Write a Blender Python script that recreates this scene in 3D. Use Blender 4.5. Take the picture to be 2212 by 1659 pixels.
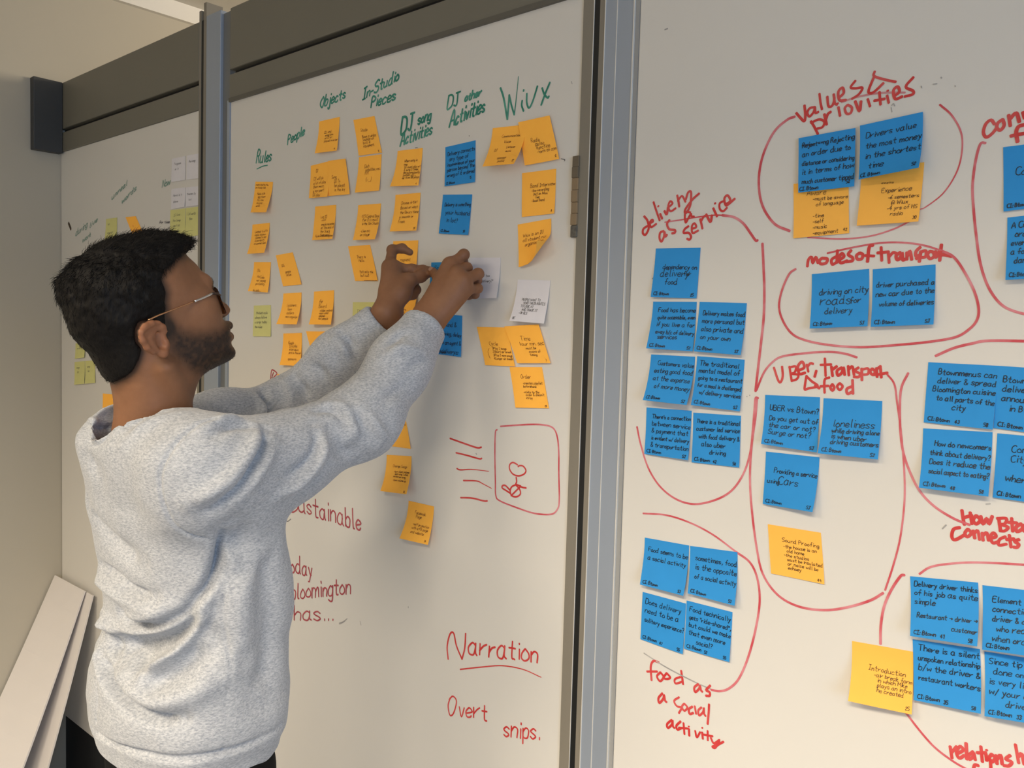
import bpy, math, random
import numpy as np
from mathutils import Matrix, Vector

for o in list(bpy.data.objects):
    bpy.data.objects.remove(o)
SC = bpy.context.scene
COL = SC.collection

# ------------------------------------------------------------------ camera
IW, IH, FPX = 2212.0, 1659.0, 1820.0
D_WALL, EYE = 1.0856, 1.55            # metres from the boards, lens height
CAM = np.array([0.0, -D_WALL, EYE])


def cam_axes(pitch=3.3, roll=1.63, vpx=-960.0):
    p, r = math.radians(pitch), math.radians(roll)
    dn = np.array([-math.sin(r) * math.cos(p), math.cos(r) * math.cos(p), math.sin(p)])
    u = vpx - IW / 2
    v = -(u * dn[0] + FPX * dn[2]) / dn[1]
    x = -np.array([u, v, FPX]); x /= np.linalg.norm(x)
    z = -dn
    return np.array([x, np.cross(z, x), z])    # world x, y, z in (right, down, forward)


AX = cam_axes()
cd = bpy.data.cameras.new('camera'); cam = bpy.data.objects.new('camera', cd); COL.objects.link(cam)
cd.sensor_fit = 'HORIZONTAL'; cd.sensor_width = 36.0; cd.lens = 36.0 * FPX / IW
cd.clip_start = 0.02
R = AX @ np.diag([1.0, -1.0, -1.0])
m4 = Matrix([[R[i][j] for j in range(3)] + [CAM[i]] for i in range(3)] + [[0, 0, 0, 1]])
cam.matrix_world = m4
SC.camera = cam


def at(px, py, w=0.0):
    """the point seen at photo pixel (px, py) that lies w metres in front of the whiteboards"""
    d = AX @ np.array([(px - IW / 2) / FPX, (py - IH / 2) / FPX, 1.0])
    return CAM + d * ((-w - CAM[1]) / d[1])


def at_x(px, py, x):
    d = AX @ np.array([(px - IW / 2) / FPX, (py - IH / 2) / FPX, 1.0])
    return CAM + d * ((x - CAM[0]) / d[0])


# ------------------------------------------------------------------ world, lights, exposure
SC.view_settings.view_transform = 'Standard'
SC.view_settings.look = 'None'
SC.view_settings.gamma = 1.0
SC.view_settings.use_curve_mapping = False
SC.view_settings.exposure = 0.12
wd = bpy.data.worlds.new('world'); SC.world = wd; wd.use_nodes = True
wd.node_tree.nodes['Background'].inputs[0].default_value = (0.55, 0.66, 0.85, 1)
wd.node_tree.nodes['Background'].inputs[1].default_value = 0.1


def area(name, loc, target, sx, sy, power, col, spread=180):
    ld = bpy.data.lights.new(name, 'AREA'); ld.shape = 'RECTANGLE'
    ld.size, ld.size_y, ld.energy, ld.color = sx, sy, power, col
    ld.spread = math.radians(spread)
    o = bpy.data.objects.new(name, ld); COL.objects.link(o)
    d = Vector(target) - Vector(loc)
    o.matrix_world = Matrix.Translation(loc) @ d.to_track_quat('-Z', 'Y').to_matrix().to_4x4()
    return o


XL, CEIL = -2.914, 2.68
XR, YF, YB = 3.4, -4.4, 1.7
WARM, COOL = (1.0, 0.85, 0.645), (0.44, 0.67, 1.0)
LAMPS = [(0.35, -2.2, 90), (-1.4, -2.3, 46), (2.3, -2.2, 14), (-1.4, -3.7, 14), (0.6, -3.7, 44)]
for x, y, pw in LAMPS:
    area('ceiling_lamp_light', (x, y, CEIL - 0.045), (x, y + 0.001, 0), 1.1, 0.55, pw, WARM, 140)
area('back_strip_light', (-1.6, 0.95, 2.4), (-2.9, 0.6, 2.68), 0.5, 0.2, 10, WARM)
area('window_daylight', (XR - 0.06, -2.2, 1.5), (-1.0, -0.6, 1.2), 1.7, 1.3, 52, COOL)

# ------------------------------------------------------------------ materials
def new_mat(name):
    m = bpy.data.materials.new(name); m.use_nodes = True
    nt = m.node_tree; b = nt.nodes['Principled BSDF']
    return m, nt, b


def mat(name, col, rough=0.6, metal=0.0, var=0.0, scale=30.0, bump=0.0, stretch=None, spec=0.5):
    m, nt, b = new_mat(name)
    b.inputs['Base Color'].default_value = (*col, 1)
    b.inputs['Roughness'].default_value = rough
    b.inputs['Metallic'].default_value = metal
    b.inputs['Specular IOR Level'].default_value = spec
    if var or bump:
        tc = nt.nodes.new('ShaderNodeTexCoord'); mp = nt.nodes.new('ShaderNodeMapping')
        nt.links.new(tc.outputs['Object'], mp.inputs[0])
        if stretch: mp.inputs['Scale'].default_value = stretch
        nz = nt.nodes.new('ShaderNodeTexNoise'); nz.inputs['Scale'].default_value = scale
        nz.inputs['Detail'].default_value = 5
        nt.links.new(mp.outputs[0], nz.inputs['Vector'])
        if var:
            mx = nt.nodes.new('ShaderNodeMix'); mx.data_type = 'RGBA'
            mx.inputs[6].default_value = (*[c * (1 - var) for c in col], 1)
            mx.inputs[7].default_value = (*[c * (1 + var) for c in col], 1)
            nt.links.new(nz.outputs['Fac'], mx.inputs[0]); nt.links.new(mx.outputs[2], b.inputs['Base Color'])
        if bump:
            bp = nt.nodes.new('ShaderNodeBump'); bp.inputs['Strength'].default_value = bump
            bp.inputs['Distance'].default_value = 0.002
            nt.links.new(nz.outputs['Fac'], bp.inputs['Height']); nt.links.new(bp.outputs[0], b.inputs['Normal'])
    return m


M = {}
M['wall'] = mat('painted_wall', (0.53, 0.485, 0.395), 0.85, var=0.03, scale=3, bump=0.05)
M['ceiling'] = mat('ceiling_paint', (0.72, 0.69, 0.63), 0.9, var=0.03, scale=8)
M['floor'] = mat('carpet', (0.10, 0.105, 0.12), 0.95, var=0.3, scale=300, bump=0.4)
M['board'] = mat('whiteboard_enamel', (0.80, 0.775, 0.725), 0.32, var=0.035, scale=3.5, stretch=(1, 1, 0.45), spec=0.45)
M['header'] = mat('olive_grey_metal', (0.20, 0.188, 0.15), 0.5, var=0.05, scale=6)
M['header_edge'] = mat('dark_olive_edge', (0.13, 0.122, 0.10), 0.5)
M['plate'] = mat('dark_slate_metal', (0.052, 0.054, 0.056), 0.55, var=0.05)
M['groove'] = mat('black_gap', (0.012, 0.011, 0.010), 0.7)
M['alu'] = mat('anodised_aluminium', (0.40, 0.455, 0.54), 0.45, metal=0.3, var=0.06, scale=5, stretch=(4, 4, 0.4))
M['grey_strip'] = mat('grey_strip', (0.36, 0.36, 0.35), 0.5, var=0.05)
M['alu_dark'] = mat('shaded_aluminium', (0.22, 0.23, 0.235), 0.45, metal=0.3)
M['edge'] = mat('bright_metal_edge', (0.85, 0.83, 0.78), 0.3, metal=0.2)
M['taupe'] = mat('taupe_frame', (0.26, 0.235, 0.19), 0.5, var=0.06, scale=9, stretch=(3, 3, 0.5))
M['seal'] = mat('black_rubber_seal', (0.012, 0.0125, 0.012), 0.5)
M['base'] = mat('dark_plinth', (0.012, 0.013, 0.016), 0.7)
M['foam'] = mat('white_foam_board', (0.80, 0.76, 0.74), 0.6, var=0.02, scale=6)
M['lamp'] = mat('lamp_frame', (0.8, 0.8, 0.8), 0.5)
M['tan'] = mat('tan_block', (0.30, 0.215, 0.125), 0.7, var=0.1, scale=60)
M['umber'] = mat('brown_block', (0.17, 0.135, 0.09), 0.7, var=0.15, scale=60)
M['flint'] = mat('grey_speckled_block', (0.13, 0.12, 0.10), 0.7, var=0.9, scale=160)


def ink(name, col, fade=None, rough=0.5):
    m, nt, b = new_mat(name)
    b.inputs['Base Color'].default_value = (*col, 1); b.inputs['Roughness'].default_value = rough
    if fade:
        tc = nt.nodes.new('ShaderNodeTexCoord'); nz = nt.nodes.new('ShaderNodeTexNoise')
        nz.inputs['Scale'].default_value = 28; nz.inputs['Detail'].default_value = 3
        nt.links.new(tc.outputs['Object'], nz.inputs['Vector'])
        rp = nt.nodes.new('ShaderNodeValToRGB'); rp.color_ramp.elements[0].position = 0.4; rp.color_ramp.elements[1].position = 0.68
        rp.color_ramp.elements[0].color = (*col, 1); rp.color_ramp.elements[1].color = (*fade, 1)
        nt.links.new(nz.outputs['Fac'], rp.inputs[0]); nt.links.new(rp.outputs[0], b.inputs['Base Color'])
    return m


M['red'] = ink('red_marker', (0.66, 0.04, 0.04), (0.74, 0.11, 0.11))
M['redline'] = ink('red_marker_line', (0.66, 0.075, 0.10), (0.80, 0.30, 0.34))
M['pink'] = ink('worn_red_marker', (0.66, 0.24, 0.26), (0.72, 0.40, 0.40))
M['crimson'] = ink('crimson_marker', (0.42, 0.045, 0.07), (0.55, 0.12, 0.14))
M['green'] = ink('teal_green_marker', (0.02, 0.235, 0.165), (0.11, 0.40, 0.31))
M['palegreen'] = ink('worn_green_marker', (0.22, 0.36, 0.30), (0.36, 0.47, 0.40))
M['pen'] = ink('dark_brown_pen', (0.07, 0.04, 0.015))
M['pen_brown'] = ink('brown_pen', (0.13, 0.065, 0.02))
M['pen_blue'] = ink('blue_black_pen', (0.006, 0.02, 0.045))
M['pen_grey'] = ink('grey_pen', (0.13, 0.12, 0.12))
M['smear'] = ink('grey_smear', (0.36, 0.35, 0.35), (0.6, 0.58, 0.55))


def paper(name, col, var=0.05):
    m = mat(name, col, 0.75, var=var, scale=40, spec=0.25)
    return m


M['n_orange'] = paper('orange_paper', (1.30, 0.63, 0.09))
M['n_yellow'] = paper('amber_paper', (1.15, 0.58, 0.10))
M['n_blue'] = paper('blue_paper', (0.036, 0.32, 0.77))
M['n_lime'] = paper('pale_lime_paper', (0.76, 0.74, 0.30))
M['n_white'] = paper('white_paper', (0.84, 0.82, 0.86))


# ------------------------------------------------------------------ object helpers
def props(o, label=None, cat=None, group=None, kind=None):
    if label: o['label'] = label
    if cat: o['category'] = cat
    if group: o['group'] = group
    if kind: o['kind'] = kind
    return o


def empty(name, loc, label, cat, group=None):
    o = bpy.data.objects.new(name, None); o.empty_display_size = 0.05
    COL.objects.link(o); o.location = [float(c) for c in loc]
    return props(o, label, cat, group)


def add_mesh(name, V, F, material, parent=None, smooth=False):
    """F: list of index lists, or an (n,4)/(n,3) array. V in world coordinates."""
    V = np.asarray(V, dtype=np.float64)
    me = bpy.data.meshes.new(name)
    if isinstance(F, np.ndarray):
        n, k = F.shape
        me.vertices.add(len(V)); me.vertices.foreach_set('co', V.astype(np.float32).ravel())
        me.loops.add(n * k); me.loops.foreach_set('vertex_index', F.astype(np.int32).ravel())
        me.polygons.add(n); me.polygons.foreach_set('loop_start', np.arange(0, n * k, k, dtype=np.int32))
        me.update(calc_edges=True); me.validate()
    else:
        me.from_pydata([tuple(v) for v in V], [], F); me.update()
    if smooth: me.polygons.foreach_set('use_smooth', np.ones(len(me.polygons), dtype=bool))
    o = bpy.data.objects.new(name, me); COL.objects.link(o)
    for mm in (material if isinstance(material, (list, tuple)) else [material]):
        me.materials.append(mm)
    if parent is not None:
        o.parent = parent
        base = parent.matrix_basis.inverted()
        p = parent.parent
        while p is not None:
            base = base @ p.matrix_basis.inverted(); p = p.parent
        o.matrix_parent_inverse = base
    return o


BOXF = [[0, 1, 3, 2], [4, 6, 7, 5], [0, 4, 5, 1], [2, 3, 7, 6], [0, 2, 6, 4], [1, 5, 7, 3]]


def boxes(lst):
    V, F = [], []
    for (x0, x1, y0, y1, z0, z1) in lst:
        k = len(V)
        V += [(x, y, z) for x in (x0, x1) for y in (y0, y1) for z in (z0, z1)]
        F += [[k + i for i in f] for f in BOXF]
    return V, F


def bevel(o, w=0.002, seg=2):
    md = o.modifiers.new('bevel', 'BEVEL'); md.width = w; md.segments = seg; md.limit_method = 'ANGLE'
    return o


def box(name, b, material, parent=None, bev=0.0):
    V, F = boxes([b]); o = add_mesh(name, V, F, material, parent)
    if bev: bevel(o, bev)
    return o


def catmull(P, sub):
    P = np.asarray(P, float)
    if len(P) < 3 or sub < 2: return P
    Q = np.vstack([2 * P[0] - P[1], P, 2 * P[-1] - P[-2]])
    t = np.linspace(0, 1, sub, endpoint=False)[:, None]
    out = []
    for i in range(1, len(Q) - 2):
        a, b, c, d = Q[i - 1], Q[i], Q[i + 1], Q[i + 2]
        out.append(0.5 * (2 * b + (c - a) * t + (2 * a - 5 * b + 4 * c - d) * t ** 2 + (3 * b - a - 3 * c + d) * t ** 3))
    out.append(P[-1:])
    return np.vstack(out)


class Ribbons:
    """flat pen strokes lying on a surface"""
    def __init__(s): s.V, s.F, s.n = [], [], 0

    def add(s, P, N, w, taper=1.0):
        P = np.asarray(P, float)
        if len(P) == 1: P = np.vstack([P, P + [w * 0.4, 0, 0]]); N = np.vstack([N, N])
        d = np.linalg.norm(np.diff(P, axis=0), axis=1); keep = np.r_[True, d > 1e-7]
        P, N = P[keep], N[keep]
        if len(P) < 2: return
        T = np.gradient(P, axis=0); T /= np.linalg.norm(T, axis=1)[:, None] + 1e-12
        S = np.cross(N, T); S /= np.linalg.norm(S, axis=1)[:, None] + 1e-12
        P = P + N * (1.5e-5 * (s.n % 17) + 4e-5 * np.linspace(0, 1, len(P)))[:, None]
        wid = np.full(len(P), w / 2) * np.linspace(1, taper, len(P))
        e = 0.3 * w
        P2 = np.vstack([P[0] - T[0] * e, P, P[-1] + T[-1] * e * taper])
        S2 = np.vstack([S[0] * wid[0] * 0.55, S * wid[:, None], S[-1] * wid[-1] * 0.55])
        k = len(P2)
        s.V.append(np.stack([P2 - S2, P2 + S2], 1).reshape(-1, 3))
        i = np.arange(k - 1) * 2 + s.n
        s.F.append(np.stack([i, i + 2, i + 3, i + 1], 1)); s.n += 2 * k

    def build(s, name, material, parent, label=None):
        o = add_mesh(name, np.vstack(s.V), np.vstack(s.F), material, parent)
        if label: o['label'] = label
        return o


# ------------------------------------------------------------------ a single-stroke hand (x, y in base 36; baseline y=3, x-height 8, capitals 12)
GLYPH = {
 'a': '47 28 06 04 13 33 46|48 44 53', 'b': '0c 03|06 28 47 45 33 13 04', 'c': '47 28 06 04 13 33 44', 'd': '47 28 06 04 13 33 45|4c 44 53',
 'e': '05 46 47 28 06 04 13 33 44', 'f': '4b 3c 2a 23|07 47', 'g': '47 28 06 04 13 33 45|48 41 20 01', 'h': '0c 03|06 28 47 43', 'i': '18 13|1a 1b',
 'j': '28 21 10 01|2a 2b', 'k': '0c 03|38 05 43', 'l': '1c 14 23', 'm': '08 03|06 18 37 33|36 58 67 63', 'n': '08 03|06 28 47 43', 'o': '28 06 04 23 44 46 28',
 'p': '08 00|06 28 47 45 33 13 04', 'q': '47 28 06 04 13 33 45|48 40 51', 'r': '08 03|05 27 48', 's': '47 28 07 16 35 44 23 04', 't': '2b 24 33 43|08 48',
 'u': '08 04 23 44|48 44 53', 'v': '08 23 48', 'w': '08 13 37 53 68', 'x': '08 43|48 03', 'y': '08 24 34|48 23 10 00', 'z': '08 48 03 43',
 'A': '03 3c 63|16 56', 'B': '03 0c 3c 4a 38 08|38 56 44 33 03', 'C': '5b 3c 0a 05 23 43 54', 'D': '0c 03 33 55 5a 3c 0c', 'E': '5c 0c 03 53|08 48',
 'F': '5c 0c 03|08 48', 'G': '5b 3c 0a 05 23 53 57 37', 'H': '0c 03|5c 53|08 58', 'I': '0c 4c|2c 23|03 43', 'J': '1c 5c|3c 35 23 04', 'K': '0c 03|5c 07 53',
 'L': '0c 03 43', 'M': '03 0c 36 6c 63', 'N': '03 0c 53 5c', 'O': '3c 09 06 33 56 59 3c', 'P': '03 0c 3c 5a 38 08', 'Q': '3c 09 06 33 56 59 3c|35 63',
 'R': '03 0c 3c 4a 38 08|28 53', 'S': '5b 3c 0a 18 47 55 33 04', 'T': '0c 6c|3c 33', 'U': '0c 05 23 45 4c', 'V': '0c 33 6c', 'W': '0c 23 4a 63 8c',
 'X': '0c 53|5c 03', 'Y': '0c 38 6c|38 33', 'Z': '0c 5c 03 53', '0': '2c 09 06 23 46 49 2c', '1': '0a 2c 23', '2': '0a 2c 4a 03 43', '3': '0b 2c 4a 28 46 23 04',
 '4': '3c 06 56|3c 33', '5': '4c 0c 08 38 45 23 03', '6': '4c 07 04 23 45 27 06', '7': '0c 4c 13', '8': '28 0a 2c 4a 28 05 23 45 28', '9': '48 27 0a 2c 4a 43',
 '.': '13 14', ',': '24 11', "'": '1c 19', '-': '06 36', '?': '0a 2c 4a 27 26|23 24', ':': '13 14|17 18', '&': '5 3'.replace('5 3', '53 0a 2c 3a 05 13 33 56'), '/': '02 4c',
 '!': '1c 16|13 14', '@': '47 28 06 24 46 48 44 64 69 3c 09 03 31', '"': '0c 09|2c 29', '(': '2c 08 22', ')': '0c 28 02', '>': '07 67|49 67 45', '_': '02 62', '=': '06 46|08 48', '+': '06 46|28 24',
}


def _dec(c): return int(c, 36)


FONT = {}
for ch, s in GLYPH.items():
    st = [np.array([(_dec(p[0]), _dec(p[1]) - 3) for p in q.split()], float) for q in s.split('|')]
    FONT[ch] = (st, max(q[:, 0].max() for q in st))


def text_strokes(txt, rng, sub=2, slant=0.12, jit=0.35, gap=1.6):
    """strokes in letter units (cap height 9); returns strokes and total width"""
    x, out = 0.0, []
    for ch in txt:
        if ch == ' ': x += 3.6; continue
        st, w = FONT.get(ch, FONT['-'])
        sc, dy = 1 + rng.uniform(-0.10, 0.10), rng.uniform(-jit, jit)
        for q in st:
            p = q * sc + rng.normal(0, jit * 0.35, q.shape); p[:, 1] += dy
            p[:, 0] += x + p[:, 1] * slant
            out.append(catmull(p, sub))
        x += w * sc + gap
    return out, max(x - gap, 1.0)


# ------------------------------------------------------------------ room shell
def struct(o): o['kind'] = 'structure'; return o


struct(box('floor', (XL - 0.1, XR + 0.1, YF - 0.1, YB + 0.1, -0.1, 0), M['floor']))
struct(box('ceiling', (XL - 0.1, XR + 0.1, YF - 0.1, YB + 0.1, CEIL, CEIL + 0.1), M['ceiling']))
struct(box('wall_left', (XL - 0.1, XL, YF, YB, 0, CEIL), M['wall']))
struct(box('wall_back', (XL, XR, YB, YB + 0.1, 0, CEIL), M['wall']))
struct(box('wall_front', (XL, XR, YF - 0.1, YF, 0, CEIL), M['wall']))
V, F = boxes([(XR, XR + 0.1, YF, -3.15, 0, CEIL), (XR, XR + 0.1, -1.25, YB, 0, CEIL), (XR, XR + 0.1, -3.15, -1.25, 0, 0.8), (XR, XR + 0.1, -3.15, -1.25, 2.2, CEIL)])
struct(add_mesh('wall_right', V, F, M['wall']))
V, F = boxes([(XR + 0.02, XR + 0.07, a, b, c, d) for a, b, c, d in ((-3.15, -3.09, .8, 2.2), (-1.31, -1.25, .8, 2.2), (-3.09, -1.31, .8, .86), (-3.09, -1.31, 2.14, 2.2), (-2.22, -2.18, .86, 2.14))])
struct(add_mesh('window_1', V, F, M['alu']))
# pale strip where the left wall meets the ceiling behind the boards
struct(box('trim_1', (XL, XL + 0.02, 0.05, YB, 2.622, CEIL), mat('white_trim', (0.85, 0.82, 0.76), 0.6)))
ZB = 0.25                                   # lower edge of the whiteboards
struct(box('wall_partition', (XL, 2.4, 0.012, 0.06, 0, ZB), M['base']))
M['lampglow'], nt_, b_ = new_mat('lamp_diffuser')
b_.inputs['Emission Color'].default_value = (1, 0.9, 0.75, 1); b_.inputs['Emission Strength'].default_value = 1.5
for i, (x, y, pw) in enumerate(LAMPS):
    t = empty('ceiling_lamp', (x, y, CEIL), 'long white ceiling lamp ' + ('behind and above the camera', 'behind the man', 'nearest the window', 'far behind the man', 'far behind the camera')[i], 'lamp', 'long lamps on the ceiling')
    V, F = boxes([(x - .63, x + .63, y + s * .30 - .03, y + s * .30 + .03, CEIL - .02, CEIL) for s in (-1, 1)] + [(x + s * .60 - .03, x + s * .60 + .03, y - .27, y + .27, CEIL - .02, CEIL) for s in (-1, 1)])
    add_mesh('frame', V, F, M['lamp'], t)
    box('diffuser', (x - .57, x + .57, y - .27, y + .27, CEIL - .012, CEIL - .002), M['lampglow'], t)

# ------------------------------------------------------------------ whiteboards
X1a, X1b = at(430, 500)[0], at(496, 500)[0]
X2a, X2b = at(1240, 730)[0], at(1357, 730)[0]
ZT, ZG, ZH = 2.31, 2.158, 2.094             # header top, groove, header lower edge
wb_l = empty('whiteboard', (XL + .3, 0, ZB), 'dim whiteboard in the corner behind the head, with yellow and white notes', 'whiteboard')
wb_m = empty('whiteboard', (-1.3, 0, ZB), 'whiteboard between the two metal posts that the man is working at', 'whiteboard')
wb_r = empty('whiteboard', (0, 0, ZB), 'whiteboard covered in red circled headings and blue notes', 'whiteboard')
for wb, xa, xb, hdr in ((wb_l, XL + 0.002, X1a, 1), (wb_m, X1b, X2a, 1), (wb_r, X2b, 2.3, 0)):
    bevel(box('panel', (xa, xb, 0.0, 0.03, ZB, ZH + (0 if hdr else 0.21)), M['board'], wb), 0.002)
    if hdr:
        xe = xb
        box('header_rail', (xa, xe, -0.004, 0.05, ZG + 0.008, ZT), M['header'], wb, 0.003)
        box('header_groove', (xa, xe, 0.012, 0.05, ZG - 0.004, ZG + 0.008), M['groove'], wb)
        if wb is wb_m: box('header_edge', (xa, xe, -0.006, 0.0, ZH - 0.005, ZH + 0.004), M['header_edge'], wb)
        box('header_lip', (xa, xe, -0.004, 0.05, ZH, ZG - 0.004), M['header'], wb, 0.002)
# dark slate plate closing the header at the corner
pl = bevel(add_mesh('end_plate', *boxes([(XL + 0.001, XL + 0.03, -0.09, -0.005, 2.087, 2.309)]), M['plate']), 0.002)
props(pl, 'dark slate metal end plate at the top corner of the left wall', 'metal plate')


def xs(*px): return [at(p, 730)[0] for p in px]


# narrow post between the corner board and the middle board
p1 = empty('divider_post', (X1a, 0, ZB), 'narrow aluminium post behind the face, between two whiteboards', 'post')
a = [at(p, 500)[0] for p in (430, 434.5, 440, 445.5, 476, 491, 496)]
box('rail', (a[0], a[1], -0.003, 0.04, 0.0, 2.335), M['taupe'], p1)
box('seal', (a[1], a[2], -0.0022, 0.04, 0.0, 2.31), M['seal'], p1)
box('rail', (a[2], a[3], -0.0035, 0.04, 0.0, 2.35), M['taupe'], p1)
box('face_strip', (a[3], a[4], -0.004, 0.04, 0.0, 2.316), M['alu'], p1, 0.002)
box('channel', (a[4], a[5], 0.004, 0.04, 0.0, 2.308), M['alu_dark'], p1)
box('edge_strip', (a[5], a[6], -0.003, 0.04, 0.0, ZH), M['alu'], p1)
# wide post between the middle board and the red headings
p2 = empty('divider_post', (X2a, 0, ZB), 'wide aluminium post with a black slot, left of the red headings', 'post')
b = xs(1240, 1262, 1263.5, 1275, 1286, 1287.6, 1311, 1312.5, 1346.5, 1348.5, 1357)
for nm, i, y, mm in (('frame_strip', 0, -.003, 'taupe'), ('edge', 1, -.0036, 'edge'), ('seal', 2, -.0026, 'seal'), ('frame_strip', 3, -.003, 'taupe'), ('edge', 4, -.0040, 'edge'), ('face_strip', 5, -.003, 'alu'),
                     ('edge', 6, -.0036, 'edge'), ('face_strip', 7, -.003, 'alu'), ('edge', 8, -.0042, 'edge'), ('channel', 9, -.001, 'grey_strip')):
    box(nm, (b[i], b[i + 1], y, 0.03, 0.0, 2.6), M[mm], p2)

# seven small blocks in a column at the edge of the middle board
ord_ = ['topmost dark brown block of the column', 'second brown block of the column, below the topmost', 'third tan block of the column', 'fourth tan block, middle of the column', 'fifth tan block of the column', 'sixth tan block, just above the grey one', 'grey speckled block at the foot of the column']
ys = [338, 361.5, 385.5, 411.5, 437.5, 462, 487.5, 513.5]
for k in range(7):
    pa = at(1241.3 - 0.72 * k * 1.05, ys[k] + .8); pb = at(1254.8 - 0.9 * k, ys[k + 1] - .8)
    bk = bevel(add_mesh('small_block', *boxes([(pa[0], pb[0], -0.006 - 0.001 * (k % 2), 0, pb[2], pa[2])]), [M['umber'], M['umber'], M['tan'], M['tan'], M['tan'], M['tan'], M['flint']][k]), 0.0012)
    props(bk, ord_[k] + ' beside the wide post', 'block', 'small blocks stuck in a column on the whiteboard edge')

# two foam boards leaning in the corner
def slab(name, A, B, C_, D_, th, material, parent=None, nx=10, ny=2, sag=0.0):
    A, B, C_, D_ = [np.asarray(q, float) for q in (A, B, C_, D_)]
    n = np.cross(B - A, D_ - A); n /= np.linalg.norm(n)
    V, F = [], []
    for s in (0, 1):
        for i in range(nx + 1):
            v = i / nx
            for j in range(ny + 1):
                u = j / ny
                p = (A * (1 - u) + B * u) * (1 - v) + (D_ * (1 - u) + C_ * u) * v
                V.append(p - n * (th * s) + n * sag * math.sin(math.pi * v))
    W_ = ny + 1; K = (nx + 1) * W_
    for i in range(nx):
        for j in range(ny):
            q = [i * W_ + j, i * W_ + j + 1, (i + 1) * W_ + j + 1, (i + 1) * W_ + j]
            F.append(q); F.append([K + c for c in q[::-1]])
    rim = [j for j in range(W_)] + [i * W_ + ny for i in range(1, nx + 1)] + [nx * W_ + j for j in range(ny - 1, -1, -1)] + [i * W_ for i in range(nx - 1, 0, -1)]
    for c in range(len(rim)):
        a_, b_ = rim[c], rim[(c + 1) % len(rim)]
        F.append([a_, K + a_, K + b_, b_])
    return add_mesh(name, V, F, material, parent)


fb = empty('foam_board', (-2.75, -0.2, 0), 'white foam board leaning in the corner, the one nearer the left wall', 'foam board', 'foam boards leaning in the corner')
tl, tr = (XL + 0.008, -0.020, 0.722), (-2.672, -0.020, 0.722)
slab('sheet', tl, tr, (tr[0], -0.285, 0.0), (tl[0], -0.36, 0.0), 0.005, M['foam'], fb, sag=0.006)
fb = empty('foam_board', (-2.7, -0.1, 0), 'white foam board leaning in the corner, the one nearer the grey sweater', 'foam board', 'foam boards leaning in the corner')
tl, tr = (-2.86, -0.012, 0.716), (-2.632, -0.012, 0.716)
slab('sheet', tl, tr, (tr[0], -0.205, 0.0), (tl[0], -0.205, 0.0), 0.005, M['foam'], fb, sag=0.004)

# ------------------------------------------------------------------ sticky notes
NUP = np.array([0.0, -1.0, 0.0])
NMAT = {'o': 'n_orange', 'y': 'n_yellow', 'b': 'n_blue', 'l': 'n_lime', 'w': 'n_white'}
NWORD = {'o': 'orange', 'y': 'orange', 'b': 'blue', 'l': 'lime', 'w': 'white'}
_seed = [7]


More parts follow.
